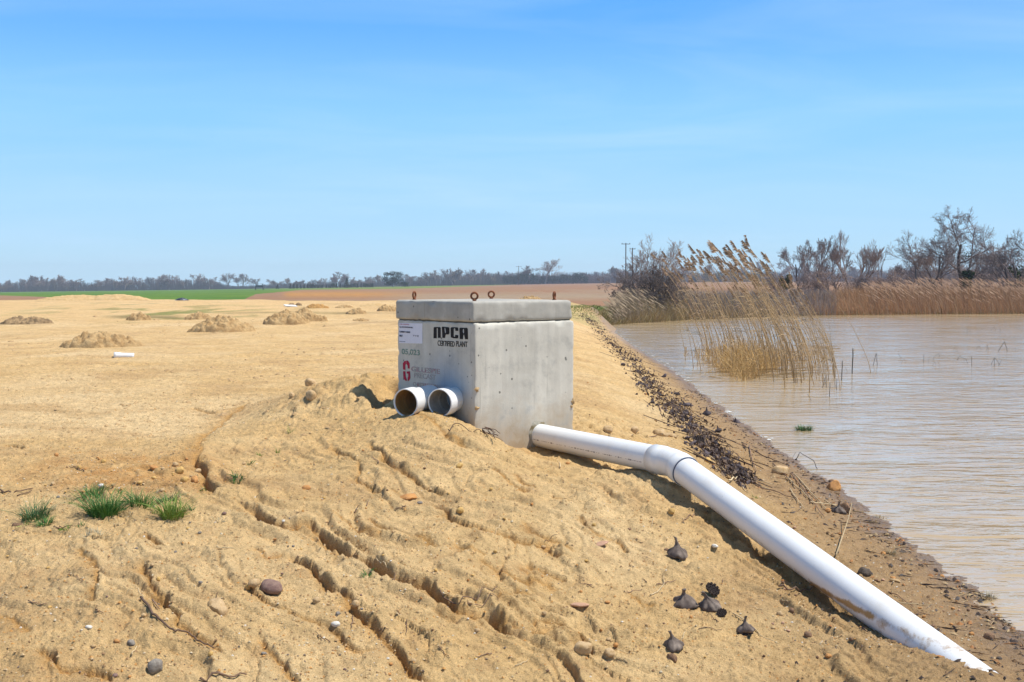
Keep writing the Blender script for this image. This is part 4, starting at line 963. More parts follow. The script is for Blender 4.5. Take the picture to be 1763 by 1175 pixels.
# grit: thousands of crumbs, one sheet of loose gravel
def scatter(n, zones, q, rfun):
    mb = MB(); P = []
    while len(P) < n:
        z_ = q.choices(zones, [a[4] for a in zones])[0]; P.append((q.uniform(z_[0], z_[2]), q.uniform(z_[1], z_[3])))
    rr = [ray(a, b_) for a, b_ in P]
    hx = [hit(a, b_) for a, b_ in P]
    X = np.array([a[0] for a in hx]); Y = np.array([a[1] for a in hx]); Z = H(X, Y)
    for i in range(n):
        if X[i] > shoreX(Y[i]) - .02: continue
        r_ = rfun(q) ; c_ = Vector((X[i], Y[i], Z[i] + r_ * .25)); a = q.uniform(0, 6.28); s1, s2, s3 = q.uniform(.7, 1.3), q.uniform(.6, 1), q.uniform(.4, .8)
        pts_ = []
        for (x, y, z) in ((1,0,0),(-1,0,0),(0,1,0),(0,-1,0),(0,0,1),(0,0,-1)):
            x *= s1 * r_; y *= s2 * r_; z *= s3 * r_; pts_.append(c_ + Vector((x * math.cos(a) - y * math.sin(a), x * math.sin(a) + y * math.cos(a), z + q.uniform(-.1, .1) * r_)))
        mb.add(pts_, [(0,2,4),(2,1,4),(1,3,4),(3,0,4),(2,0,5),(1,2,5),(3,1,5),(0,3,5)])
    return mb
M_grit = mat('grit', (.46, .29, .13), .85, .2); 
t = M_grit.node_tree; b = t.nodes['Principled BSDF']; src = b.inputs['Base Color'].links[0].from_socket; ge = t.nodes.new('ShaderNodeNewGeometry')
cr_ = t.nodes.new('ShaderNodeValToRGB'); cr_.color_ramp.interpolation = 'CONSTANT'; els_ = cr_.color_ramp.elements; els_[0].color = (.50, .33, .16, 1); els_[1].position = .35; els_[1].color = (.52, .27, .09, 1)
for pos_, c_ in ((.55, (.30, .18, .09, 1)), (.7, (.56, .44, .27, 1)), (.85, (.20, .15, .11, 1)), (.93, (.66, .60, .50, 1))): e_ = els_.new(pos_); e_.color = c_
t.links.new(ge.outputs['Random Per Island'], cr_.inputs[0]); t.links.new(cr_.outputs[0], b.inputs['Base Color'])
q = random.Random(6)
g_o = scatter(13000, [(1330, 830, 1700, 1120, 3.0), (1150, 700, 1500, 900, 1.5), (0, 770, 700, 1170, 3), (400, 720, 1200, 1170, 3), (1000, 600, 1600, 1100, 2), (60, 785, 350, 850, 1.3), (1330, 830, 1700, 1120, 1.5), (0, 640, 700, 780, 1.0)], q, lambda q: .0028 + .0075 * q.random() ** 3)
tag(g_o.build('gravel_grit', M_grit), 'fine grit and crumbs of soil scattered over the sand', 'grit', kind='stuff')

# ------------------------------------------------------------------ dry lotus seed pods
M_pod = mat('dry_pod', (.12, .090, .072), .75, .3, (30, .35, 5), (60, .6, .004), ramp=(12, (.24, .19, .15), .45, .66)); M_seed = mat('pod_face', (.055, .040, .034), .8, .2)
M_podw = rand_tint(mat('weathered_pod', (.085, .068, .070), .85, .2, (30, .3, 4)), .5)
def pod_mesh(seed, m, n=40, crush=.5):
    q = random.Random(seed); mb = MB()
    prof = [(.0, .004), (.030, -.002), (.047, .003), (.053, .008), (.052, .015), (.047, .024), (.037, .033), (.023, .042), (.0125, .050), (.0080, .060), (.0062, .072), (.0066, .082), (.0080, .086), (0, .087)]
    vs_ = []; bend = Vector((q.choice([-1, 1]) * q.uniform(.25, .6), q.uniform(-.4, .4), 0)); ph = q.uniform(0, 6)
    for (r_, z) in prof:
        for k in range(n):
            a = 2 * math.pi * k / n; rib = 1 + .085 * abs(math.sin(a * 5.5 + ph + 6 * z)) * (r_ > .012) + crush * .35 * math.sin(a * 2 + ph) * (r_ > .012) + .17 * mnoise.noise(Vector((math.cos(a) * 2.2 + seed, math.sin(a) * 2.2, z * 30))) + crush * .2 * math.sin(a * 3 + 2 * ph)
            vs_.append((r_ * rib * math.cos(a) + bend.x * z * z * 9, r_ * rib * math.sin(a) + bend.y * z * z * 9, z + (.008 * mnoise.noise(Vector((math.cos(a) * 3, math.sin(a) * 3 + seed, 1.5))) + .003 * math.sin(a * 5 + ph) if r_ > .03 else 0)))
    fs = []
    for i in range(len(prof) - 1):
        for k in range(n): k2 = (k + 1) % n; fs.append((i * n + k, i * n + k2, (i + 1) * n + k2, (i + 1) * n + k))
    mb.add(vs_, fs); return mb.mesh('pod_cone', m, True)
def seed_face_mesh(seed):
    """the flat honeycomb top of a pod, a ring of open cells"""
    mb = MB(); q = random.Random(seed)
    for rr, cnt in ((0, 1), (.019, 6), (.037, 11)):
        for k in range(cnt):
            a = 2 * math.pi * k / cnt + rr * 30; cx, cy = rr * math.cos(a), rr * math.sin(a); n_ = 8; vs_ = []
            for (r_, z) in ((.0085, 0), (.0085, .011), (.0055, .012), (.0045, .004)):
                for j in range(n_): b_ = 2 * math.pi * j / n_; vs_.append((cx + r_ * math.cos(b_), cy + r_ * math.sin(b_), z + rr * .1))
            fs = [(i * n_ + j, i * n_ + (j + 1) % n_, (i + 1) * n_ + (j + 1) % n_, (i + 1) * n_ + j) for i in range(3) for j in range(n_)] + [tuple(3 * n_ + j for j in range(n_))]
            mb.add(vs_, fs)
    mb.tube([(0, 0, -.008), (0, 0, .004)], [.03, .044], 16)
    return mb.mesh('seed_face', M_seed)
SFM = seed_face_mesh(1)
def seed_pod(px, py, wpx, rot, label, seed, faces=()):
    p = gp(px, py); k = wpx * p.y / FPX / .104; rt = empty('lotus_seed_pod', p - Vector((0, 0, .010)), 0, label, 'seed pod'); rt.rotation_euler = [R(a) for a in rot]; rt.scale = (k, k, k)
    me_ = pod_mesh(seed, M_pod, 56); q_ = random.Random(seed)
    for v in me_.vertices:
        n_ = mnoise.noise(v.co * 55 + Vector((seed * 3, 0, 0))); v.co += Vector((v.co.x, v.co.y, 0)).normalized() * (.0055 * n_ + .004 * mnoise.noise(v.co * 140)) + Vector((0, 0, .003 * n_))
    rt.scale = (k * q_.uniform(.85, 1.05), k * q_.uniform(.8, 1), k * q_.uniform(.8, 1.15)); link('pod_cone', me_, rt)
    f0 = link('seed_face', SFM, rt); f0.location = (0, 0, .004); f0.rotation_euler = (math.pi, 0, 0)
    return rt
seed_pod(1167, 958, 39, (4, 10, 30), 'grey brown dry seed pod with a leaning stem, highest of the loose group', 1)
seed_pod(1178, 1040, 48, (-6, -4, 80), 'wide ribbed dry seed pod left of the double one', 2)
seed_pod(1223, 1046, 46, (2, -8, 10), 'dry seed pod with honeycomb heads clinging behind and beside it', 3)
seed_pod(1283, 1086, 36, (4, 12, 140), 'small dry seed pod lowest toward the pipe', 4)
seed_pod(1161, 1114, 38, (0, 0, 200), 'upright dry seed pod perched on a round brown stone', 5)
seed_pod(1443, 882, 26, (0, 4, 60), 'dry seed pod leaning on the brown stone by the shore', 6)
for (px, py, wpx, rot, label) in ((1226, 1016, 27, (38, 18, 15), 'dark honeycomb seed head standing on edge behind the double pod'), (1243, 1054, 18, (35, 10, -40), 'small dark honeycomb seed head lying right of the double pod'), (1203, 757, 20, (35, 0, 0), 'round black seed head in the dark drift line above the elbow')):
    p = gp(px, py + 8); k = wpx * p.y / FPX / .09; o = link('honeycomb_pod', SFM); o.location = p + Vector((0, 0, .028 * k)); o.rotation_euler = [R(a) for a in rot]; o.scale = (k, k, k); tag(o, label, 'seed head')
# the drift line of pods and litter along the bank
WR = [(1003, 543, 5), (1020, 556, 6), (1040, 578, 9), (1062, 602, 13), (1090, 622, 18), (1112, 655, 18), (1135, 683, 24), (1160, 706, 28), (1185, 732, 28), (1210, 757, 26), (1235, 782, 24), (1262, 812, 20), (1290, 838, 12)]
wa_ = np.array(WR, float)
def wr_pt(q):
    t_ = min(q.random(), 1 - .12 * q.random() ** 3) * (len(WR) - 1.02)
    while math.sin(t_ * 5.3) * math.sin(t_ * 2.1 + 1) > q.random() * 1.2 + .1: t_ = q.random() * (len(WR) - 1.02)
    i = int(t_); f_ = t_ - i; a, b_ = wa_[i], wa_[min(i + 1, len(WR) - 1)]; c_ = a + (b_ - a) * f_
    return c_[0] + q.gauss(0, .5) * c_[2], c_[1] + q.gauss(0, .3) * c_[2]
PM = [pod_mesh(20 + i, M_podw, 14, .6) for i in range(5)]
q = random.Random(8)
for i in range(230):
    px, py = wr_pt(q); p = gp(px, py); o = link('drift_seed_pod', PM[i % 5]); o.location = p + Vector((0, 0, q.uniform(-.012, .006))); o.rotation_euler = (q.gauss(0, .9), q.gauss(0, .9), q.uniform(0, 6.28)); k = q.uniform(.35, .85); o.scale = (k * q.uniform(.8, 1.3), k, k * q.uniform(.5, 1.2))
    tag(o, 'withered black seed pod in the dark drift line along the bank', 'seed pod', 'seed pods of the dark drift line')
for (px, py, k) in ((1073, 630, 1.0), (1145, 650, 1.1), (1217, 715, 1.1), (1100, 642, .8), (1181, 700, 1.0), (1236, 745, .8), (1268, 728, .9), (1165, 680, .7)):
    p = gp(px, py); o = link('drift_seed_pod', PM[q.randrange(5)]); o.location = p; o.rotation_euler = (q.gauss(0, .4), q.gauss(0, .4), q.uniform(0, 6)); o.scale = (k * 1.2,) * 3
    tag(o, 'black seed pod lying clear of the drift line, toward the water', 'seed pod', 'seed pods strewn beside the drift line')
lit = MB()
for i in range(3300):
    px, py = wr_pt(q); px += q.gauss(0, 4); r_ = ray(px, py); x, y = hit(px, py); z = 0
    lit_s = q.uniform(.012, .05); a = q.uniform(0, 6.28); dx, dy = math.cos(a), math.sin(a); hgt = q.uniform(.0, .03)
    lit.v += [(x, y, hgt), (x + dx * lit_s, y + dy * lit_s, hgt + q.uniform(-.02, .035)), (x + dx * lit_s * .8 - dy * lit_s * .5, y + dy * lit_s * .8 + dx * lit_s * .5, hgt + q.uniform(-.02, .045)), (x - dy * lit_s * .5, y + dx * lit_s * .5, hgt + q.uniform(-.01, .03))]
    n_ = len(lit.v); lit.f.append((n_ - 4, n_ - 3, n_ - 2)); lit.f.append((n_ - 4, n_ - 2, n_ - 1))
for i in range(240):
    px, py = wr_pt(q); x, y = hit(px + q.gauss(0, 12), py); a = q.gauss(2.1, .6); l_ = q.uniform(.06, .25); w_ = .004; n_ = len(lit.v); dx, dy = math.cos(a) * l_, math.sin(a) * l_; h_ = q.uniform(.01, .04)
    lit.v += [(x - dx, y - dy, .004), (x - dx + w_, y - dy, .012), (x + dx + w_, y + dy, h_ + .006), (x + dx, y + dy, h_)]; lit.f.append((n_, n_ + 1, n_ + 2, n_ + 3))
va = np.array(lit.v); va[:, 2] += H(va[:, 0], va[:, 1]) + .004; lit.v = [tuple(v) for v in va]
tag(lit.build('leaf_litter', mat('dark_litter', (.125, .095, .085), .9, .15, (20, .4, 4))), 'dark crumpled leaf litter of the drift line along the bank', 'litter', kind='stuff')

# ------------------------------------------------------------------ sticks and straws
M_tw = rand_tint(mat('twig_bark', (.20, .125, .08), .85, .2, (40, .3, 4)), .35); M_straw = rand_tint(mat('straw', (.56, .43, .25), .8, .2, (30, .2, 4)), .25); M_root = mat('root', (.13, .085, .06), .9, .1)
def stick(pts_, wpx, m, label, name='twig', lift=.006, group=None, cat='twig', ends=0.0, side=()):
    P = [gp(a, b_) for a, b_ in pts_]; c_ = P[0]
    fine = []
    for i in range(len(P) - 1):
        for k in range(4): fine.append(P[i].lerp(P[i + 1], k / 4) + Vector((srng.uniform(-.003, .003), srng.uniform(-.003, .003), 0)))
    fine.append(P[-1]); zs = H([p.x for p in fine], [p.y for p in fine]); r_ = wpx * c_.y / FPX / 2
    for i, p in enumerate(fine): 
        lin = P[0].z + (P[-1].z - P[0].z) * i / (len(fine) - 1); p.z = max(float(zs[i]), lin - .03) + r_ + lift + ends * (i / (len(fine) - 1)) ** 2
    mb = MB(); mb.tube([p - c_ for p in fine], [r_ * (1 - .5 * i / (len(fine) - 1)) for i in range(len(fine))], 7)
    o = mb.build(name, m, None, True, c_); tag(o, label, cat, group)
    return o
T_ = lambda *a: list(a)
stick(T_((243, 1034), (262, 1062), (285, 1080), (302, 1090), (325, 1094), (345, 1108), (369, 1122)), 4.5, M_tw, 'long curved brown twig in the lower left foreground')
stick(T_((263, 1036), (275, 1052)), 3, M_tw, 'short brown twig beside the long curved one')
stick(T_((345, 1172), (385, 1167), (424, 1166)), 5, M_tw, 'thick dark stick cut by the bottom edge')
stick(T_((0, 847), (28, 849), (57, 844)), 3, M_tw, 'thin dark twig at the left edge'); stick(T_((30, 856), (55, 847)), 2, M_tw, 'short twig crossing under the one at the left edge')
stick(T_((757, 1022), (790, 1040), (822, 1040), (856, 1022)), 2.6, M_tw, 'forked twig spanning the main rill', ends=.03); stick(T_((800, 1043), (840, 1035), (858, 1036)), 1.8, M_tw, 'thin offshoot by the twig spanning the main rill')
stick(T_((1340, 1017), (1370, 1019), (1400, 1017)), 3.6, M_tw, 'straight tan stick in the pipe shadow', lift=.02)
stick(T_((1262, 1059), (1300, 1086), (1340, 1112)), 2.2, M_straw, 'long thin straw right of the dry seed pods', 'straw', cat='straw')
stick(T_((1120, 1027), (1135, 1020), (1144, 1008), (1143, 995)), 2.2, M_straw, 'bent straw left of the dry seed pods', 'straw', cat='straw')
stick(T_((1440, 964), (1466, 905)), 2.6, M_straw, 'pale straw leaning upright behind the lower pipe', 'straw', lift=.03, ends=.16, cat='straw')
stick(T_((1255, 834), (1269, 828)), 3.2, M_straw, 'short cream stalk sticking out above the pipe', 'straw', lift=.03, cat='straw')
for i, (a, b_) in enumerate([((1362, 818), (1418, 893)), ((1368, 820), (1426, 884)), ((1355, 826), (1402, 869)), ((1330, 800), (1366, 834)), ((1245, 812), (1330, 838)), ((1240, 806), (1325, 846)), ((1300, 838), (1372, 862)), ((1395, 868), (1440, 872)), ((1220, 788), (1300, 835)), ((1290, 770), (1302, 815)), ((1360, 845), (1385, 880)), ((1420, 865), (1455, 882)), ((1300, 780), (1350, 802))]):
    mid = ((a[0] + b_[0]) / 2 + q.uniform(-3, 3), (a[1] + b_[1]) / 2 + q.uniform(-2, 2)); stick([a, mid, b_], 2.2, M_straw if i % 3 else M_tw, 'dead reed stalk washed up on the bank above the pipe', 'reed_stalk', .012, 'washed up reed stalks', 'reed stalk')
for i, (a, b_) in enumerate([((1478, 1035), (1512, 1020)), ((1520, 1072), (1565, 1066)), ((1508, 1030), (1560, 1062)), ((1490, 1052), (1520, 1025)), ((1560, 1058), (1610, 1062)), ((1440, 1010), (1470, 1024)), ((1530, 1020), (1572, 1048)), ((1545, 1040), (1600, 1045))]):
    stick([a, ((a[0] + b_[0]) / 2, (a[1] + b_[1]) / 2 + q.uniform(-3, 3)), b_], 2.0, M_straw if i % 2 else M_tw, 'dead stalk on wet mud behind the lower pipe', 'reed_stalk', .006, 'stalks on the wet mud', 'reed stalk')
# root tangle against the box
stick(T_((772, 745), (780, 738), (795, 737), (820, 745), (842, 753), (866, 765)), 1.8, M_root, 'wiry dark root lying along the front foot of the box', 'root', .02, cat='root')
for i in range(6):
    stick([(836 + q.uniform(-6, 4), 750 + q.uniform(-3, 3)), (846 + q.uniform(-4, 4), 756 + q.uniform(-4, 4)), (856 + q.uniform(-6, 8), 763 + q.uniform(-6, 8))], 1.8, M_root, 'bit of the small root tangle against the box foot', 'root', .02 + .01 * i, 'root tangle', 'root', ends=.03)
for i in range(62):
    px, py = (q.uniform(20, 1300), q.uniform(760, 1165)) if i % 3 else (q.uniform(1000, 1600), q.uniform(700, 1100))
    if px > 1000 and py < 640 + (px - 1150) * .78 + 14: continue
    a = q.uniform(0, 6.28); ln = q.uniform(6, 20) * (.4 + .6 * (py - 480) / 500); kx, ky = math.cos(a) * ln, math.sin(a) * ln * .5
    stick([(px - kx, py - ky), (px + q.uniform(-2, 2), py + q.uniform(-1, 1)), (px + kx, py + ky)], q.uniform(1.2, 2.4), q.choice([M_tw, M_tw, M_straw]), 'little dry twig on the bare sand slope', 'twig', .004, 'little twigs scattered on the slope')
# ------------------------------------------------------------------ grass tufts
def tuft(px, py, wpx, hpx, n, m, label, seed, cat='grass tuft', name='grass_tuft', group=None, water=False):
    q = random.Random(seed); c_ = at_drop(px, py, EYE) if water else gp(px, py); R_ = wpx * c_.y / FPX / 2; hh = hpx * c_.y / FPX; mb = MB()
    for i in range(n):
        a = q.uniform(0, 6.28); r_ = R_ * .55 * math.sqrt(q.random()); b0 = Vector((r_ * math.cos(a), r_ * math.sin(a) * .9, 0))
        a2 = a + q.gauss(0, .7); ln = hh * q.uniform(.6, 1.9); out_ = q.uniform(.15, 1.5) * ln * (.5 + r_ / R_); w_ = q.uniform(.0012, .0026) * (1 if not water else 2)
        side = Vector((-math.sin(a2), math.cos(a2), 0)) * w_; P = []
        for k in range(4):
            t_ = k / 3; P.append(b0 + Vector((math.cos(a2) * out_ * t_ ** 1.5, math.sin(a2) * out_ * t_ ** 1.5, ln * (t_ - .28 * t_ * t_))))
        n0 = len(mb.v)
        for k, p in enumerate(P): wk = 1 - .9 * (k / 3) ** 2; mb.v += [tuple(p - side * wk), tuple(p + side * wk)]
        for k in range(3): mb.f.append((n0 + 2 * k, n0 + 2 * k + 1, n0 + 2 * k + 3, n0 + 2 * k + 2))
    if not water:
        va = np.array(mb.v); dz = H(va[:, 0] + c_.x, va[:, 1] + c_.y) - c_.z
        va[:, 2] += dz * (va[:, 2] < .02) + np.minimum(dz, .02) * (va[:, 2] >= .02) - .004; mb.v = [tuple(v) for v in va]
    o = mb.build(name, m, None, False, c_); tag(o, label, cat, group); return o
M_g1 = mat('green_grass', (.065, .17, .030), .6, .3, (8, .4, 3)); M_g2 = mat('yellow_green_grass', (.16, .24, .035), .6, .3, (8, .4, 3)); M_g3 = mat('blue_green_grass', (.07, .15, .05), .6, .3, (8, .4, 3)); M_g4 = mat('dry_grass', (.42, .35, .22), .8, .2, (8, .3, 3))
tuft(180, 888, 90, 30, 480, M_g1, 'largest dark green grass tuft in the left foreground', 1); tuft(160, 855, 66, 20, 130, M_g1, 'thin grass tuft just above the largest one', 2)
tuft(62, 895, 80, 24, 230, M_g3, 'blue green grass tuft farthest left', 3); tuft(76, 905, 40, 10, 110, M_g1, 'flat grass tuft in front of the farthest left one', 4)
tuft(296, 894, 72, 28, 280, M_g2, 'bright yellow green grass tuft at the right end', 5); tuft(242, 870, 78, 22, 190, M_g1, 'medium grass tuft right of the largest one', 6)
tuft(288, 864, 60, 14, 110, M_g3, 'leafy low tuft behind the yellow green one', 7); tuft(410, 824, 30, 9, 70, M_g1, 'tiny grass tuft beside the rill wall', 8); tuft(478, 780, 12, 9, 26, M_g2, 'tiny green sprout on the slope left of the box', 9)
tuft(447, 785, 14, 5, 24, M_g2, 'yellowish sprout left of the tiny green one', 10); tuft(629, 993, 22, 8, 26, M_g1, 'sparse green sprout just below the main rill', 11); tuft(165, 920, 70, 9, 90, M_g4, 'dry straw coloured grass beneath the largest tuft', 12)
tuft(1300, 857, 16, 6, 30, M_g2, 'tiny yellow green sprout above the lower pipe', 14); tuft(1535, 955, 34, 9, 70, M_g4, 'withered tuft on the wet shore', 15); tuft(1700, 1030, 46, 9, 110, M_g4, 'soggy brown weed clump by the lower shoreline', 16)
tuft(1735, 1075, 24, 6, 40, M_g4, 'small soggy weed clump right of the larger one', 17); tuft(1515, 893, 30, 7, 60, M_g4, 'brown weed scrap at the water edge', 18)
tuft(1385, 741, 58, 8, 150, M_g3, 'green water weed floating off the bank', 20, 'water weed', 'water_weed', None, True)

# clods left lying on the flat plateau
M_clod = isl_clod = mat('plateau_clods', (.42, .28, .14), .95, .1, (20, .3, 4)); mb = MB(); q = random.Random(31); P = []
for i in range(700):
    cx, cy = q.choice([(330, 560), (420, 640), (150, 640), (60, 600), (260, 690), (560, 600), (600, 620), (380, 700), (120, 740), (500, 640)]); px, py = cx + q.gauss(0, 70), cy + q.gauss(0, 9)
    if i % 3 == 0: px, py = q.uniform(0, 680), q.uniform(545, 760)
    if not (0 < px < 675 and 540 < py < 765): continue
    x, y = hit(px, py); P.append((x, y, q.uniform(.005, .014) * (1 + y / 10) * (1 + 1.5 * q.random() ** 5)))
Z = H([p[0] for p in P], [p[1] for p in P])
for (x, y, r_), z in zip(P, Z):
    vs_ = []; 
    for (a, b_, c_) in ((1,0,0),(.5,.87,0),(-.5,.87,0),(-1,0,0),(-.5,-.87,0),(.5,-.87,0),(.5,.2,.6),(-.4,.4,.7),(-.2,-.5,.6)):
        vs_.append((x + a * r_ * q.uniform(.7, 1.3), y + b_ * r_ * q.uniform(.7, 1.3), z + r_ * c_ * q.uniform(.35, .8) - .15 * r_))
    mb.add(vs_, [(0,1,6),(1,7,6),(1,2,7),(2,3,7),(3,8,7),(3,4,8),(4,5,8),(5,6,8),(5,0,6),(6,7,8)])
tag(mb.build('loose_clods', M_clod), 'loose crumbs and clods of soil lying over the flat plateau', 'clods', kind='stuff')

# scraps, chips and broken stems on the damp strip between pipe, drift line and water
mb = MB(); q = random.Random(44); P = []
for i in range(1700):
    Y = 5.4 + 17 * q.random() ** 1.6; d = abs(q.gauss(.0, .55)) if i % 3 else abs(q.gauss(0, .14)); X = float(shoreX(Y)) - d - .02
    P.append((X, Y))
Z = H([p[0] for p in P], [p[1] for p in P])
for (x, y), z in zip(P, Z):
    if z < -.01: continue
    a = q.uniform(0, 6.28); dx, dy = math.cos(a), math.sin(a)
    if q.random() < .3: l_, w_ = q.uniform(.03, .14), q.uniform(.0015, .003)
    else: l_ = q.uniform(.006, .03); w_ = l_ * q.uniform(.3, .8)
    h_ = q.uniform(.001, .012); n0 = len(mb.v)
    mb.v += [(x - dx * l_, y - dy * l_, z + .002), (x - dy * w_, y + dx * w_, z + h_), (x + dx * l_, y + dy * l_, z + q.uniform(.002, .014)), (x + dy * w_, y - dx * w_, z + .002), (x, y, z + h_ + w_ * .7)]
    mb.f += [(n0, n0 + 1, n0 + 4), (n0 + 1, n0 + 2, n0 + 4), (n0 + 2, n0 + 3, n0 + 4), (n0 + 3, n0, n0 + 4)]
M_scr = mat('shore_scraps', (.1, .1, .1), .85, .2); t = M_scr.node_tree; b = t.nodes['Principled BSDF']; ge = t.nodes.new('ShaderNodeNewGeometry'); cr_ = t.nodes.new('ShaderNodeValToRGB'); cr_.color_ramp.interpolation = 'CONSTANT'; e = cr_.color_ramp.elements
e[0].color = (.07, .05, .04, 1); e[1].position = .4; e[1].color = (.20, .12, .06, 1)
for pos_, c_ in ((.62, (.42, .30, .16)), (.76, (.38, .18, .07)), (.9, (.12, .10, .085))): x_ = e.new(pos_); x_.color = (*c_, 1)
t.links.new(ge.outputs['Random Per Island'], cr_.inputs[0]); t.links.new(cr_.outputs[0], b.inputs['Base Color'])
tag(mb.build('shore_scraps', M_scr), 'chips, scraps and broken stems littering the damp strip by the water', 'litter', kind='stuff')

for i in range(16):
    px, py = [(120, 868), (205, 850), (225, 888), (265, 885), (330, 880), (95, 880), (45, 905), (140, 905), (270, 850), (350, 845), (430, 800), (205, 905), (115, 912), (310, 868), (380, 900), (500, 745)][i]
    tuft(px, py, 10 + 12 * q.random(), 5 + 5 * q.random(), 16, [M_g2, M_g1, M_g4][i % 3], 'tiny seedling of grass on bare sand around the big tufts', 200 + i, 'grass seedling', 'grass_seedling', 'seedlings around the grass tufts')

# crumbs of the sand itself, loose on every surface of the slope
mb = MB(); q = random.Random(71); n_ = 17000; Y = np.exp(np.random.RandomState(4).uniform(math.log(4.7), math.log(15), n_)); X = np.random.RandomState(5).uniform(-.47, .40, n_) * Y; k_ = X < shoreX(Y) - .3; X = X[k_]; Y = Y[k_]; Z = H(X, Y); cl_ = fbm(X / .6, Y / .6, 2, 121)
for x, y, z, c_ in zip(X, Y, Z, cl_):
    if c_ < q.uniform(-.7, .15): continue
    r_ = .0022 + .0075 * q.random() ** 2.5 * (1 + .06 * y); a = q.uniform(0, 6.28); ca, sa = math.cos(a) * r_, math.sin(a) * r_; s2 = q.uniform(.5, 1)
    mb.add([(x + ca, y + sa, z), (x - sa * s2, y + ca * s2, z + r_ * .2), (x - ca, y - sa, z), (x + sa * s2, y - ca * s2, z + r_ * .1), (x + ca * .2, y, z + r_ * q.uniform(.6, 1.1))], [(0, 1, 4), (1, 2, 4), (2, 3, 4), (3, 0, 4)])
M_cr = mat('sand_crumb', (.5, .35, .18), .9, .1); t = M_cr.node_tree; b = t.nodes['Principled BSDF']; ge = t.nodes.new('ShaderNodeNewGeometry'); cr_ = t.nodes.new('ShaderNodeValToRGB'); cr_.color_ramp.interpolation = 'CONSTANT'; e = cr_.color_ramp.elements
e[0].color = (.54, .38, .20, 1); e[1].position = .42; e[1].color = (.44, .28, .13, 1)
for pos_, c_ in ((.68, (.54, .28, .09)), (.84, (.32, .20, .10)), (.94, (.60, .50, .34))): x_ = e.new(pos_); x_.color = (*c_, 1)
t.links.new(ge.outputs['Random Per Island'], cr_.inputs[0]); t.links.new(cr_.outputs[0], b.inputs['Base Color'])
tag(mb.build('sand_crumbs', M_cr), 'loose crumbs of sand and ochre grains strewn over the rilled slope', 'crumbs', kind='stuff')
# ------------------------------------------------------------------ reeds
M_reed = rand_tint(mat('reed_stem', (.40, .275, .145), .75, .25, (6, .25, 3)), .3); M_plume = rand_tint(mat('reed_plume', (.42, .30, .20), .9, .1, (30, .3, 3)), .3)
M_thatch = mat('thatch', (.46, .32, .14), .85, .15)
def isl(m, cols):
    t = m.node_tree; b = t.nodes['Principled BSDF']; ge = t.nodes.new('ShaderNodeNewGeometry'); cr_ = t.nodes.new('ShaderNodeValToRGB'); e = cr_.color_ramp.elements
    e[0].color = (*cols[0], 1); e[0].position = 0; e[1].color = (*cols[-1], 1); e[1].position = 1
    for i, c_ in enumerate(cols[1:-1]): x = e.new((i + 1) / (len(cols) - 1)); x.color = (*c_, 1)
    t.links.new(ge.outputs['Random Per Island'], cr_.inputs[0]); t.links.new(cr_.outputs[0], b.inputs['Base Color']); return m
isl(bpy.data.materials['dark_litter'], [(.085, .060, .055), (.17, .115, .080), (.065, .05, .05), (.12, .085, .07), (.26, .18, .11)])
isl(M_thatch, [(.30, .18, .07), (.50, .31, .12), (.58, .39, .17), (.36, .22, .07)])
def reed_mesh(seed, h, lean, plume=True):
    q = random.Random(seed); st = MB(); P = []; n = 9; cv = q.uniform(1.25, 1.9)
    for i in range(n): t_ = i / (n - 1); P.append(Vector((-lean * h * t_ ** cv, q.uniform(-.01, .01) * h + .04 * h * t_ * math.sin(seed), h * (t_ - .10 * lean * t_ * t_))))
    st.tube(P, [.0095 * (1 - .72 * i / (n - 1)) for i in range(n)], 4)
    for k in range(q.choice([1, 2, 3, 3])):             # dead leaf blades, blown to the lee side
        t_ = q.uniform(.25, .8); i = int(t_ * (n - 1)); b0 = P[i]; ln = q.uniform(.15, .40); w_ = .006; L_ = []
        sgn = -1 if q.random() < .85 else 1; dy = q.uniform(-.3, .3)
        for j in range(4): u = j / 3; L_.append(b0 + Vector((sgn * ln * u, dy * ln * u, ln * (.55 * u - .75 * u * u))))
        n0 = len(st.v)
        for j, p in enumerate(L_): wk = w_ * (1 - .85 * (j / 3)); st.v += [tuple(p + Vector((0, wk * .6, wk))), tuple(p - Vector((0, wk * .6, wk)))]
        for j in range(3): st.f.append((n0 + 2 * j, n0 + 2 * j + 1, n0 + 2 * j + 3, n0 + 2 * j + 2))
    pm = None
    if plume:
        pl = MB(); tip = P[-1]; d = (P[-1] - P[-2]).normalized(); L0 = q.uniform(.22, .34)
        for k in range(110):
            u = q.random(); b0 = tip - d * .10 + d * L0 * u * .8; ln = L0 * (.38 - .2 * u) * q.uniform(.6, 1.2); w_ = q.uniform(.004, .010)
            dr = (d * .75 + Vector((-q.uniform(.05, .75), q.uniform(-.35, .35), -q.uniform(-.15, .6)))).normalized(); sd_ = dr.cross(Vector((q.gauss(0, 1), q.gauss(0, 1), q.gauss(0, 1)))).normalized() * w_
            m_ = b0 + dr * ln * .5; e_ = b0 + dr * ln + Vector((-.01, 0, -.02)); n0 = len(pl.v); pl.v += [tuple(b0), tuple(m_ - sd_), tuple(e_), tuple(m_ + sd_)]; pl.f.append((n0, n0 + 1, n0 + 2, n0 + 3))
        pm = pl.mesh('plume', M_plume)
    return st.mesh('stem', M_reed, True), pm
RV = [reed_mesh(i, 1.0, [.30, .42, .36, .50, .25, .38, .46, .33][i], True) for i in range(8)]
RN = [reed_mesh(40 + i, 1.0, [.22, .4, .3, .12][i], False) for i in range(4)]
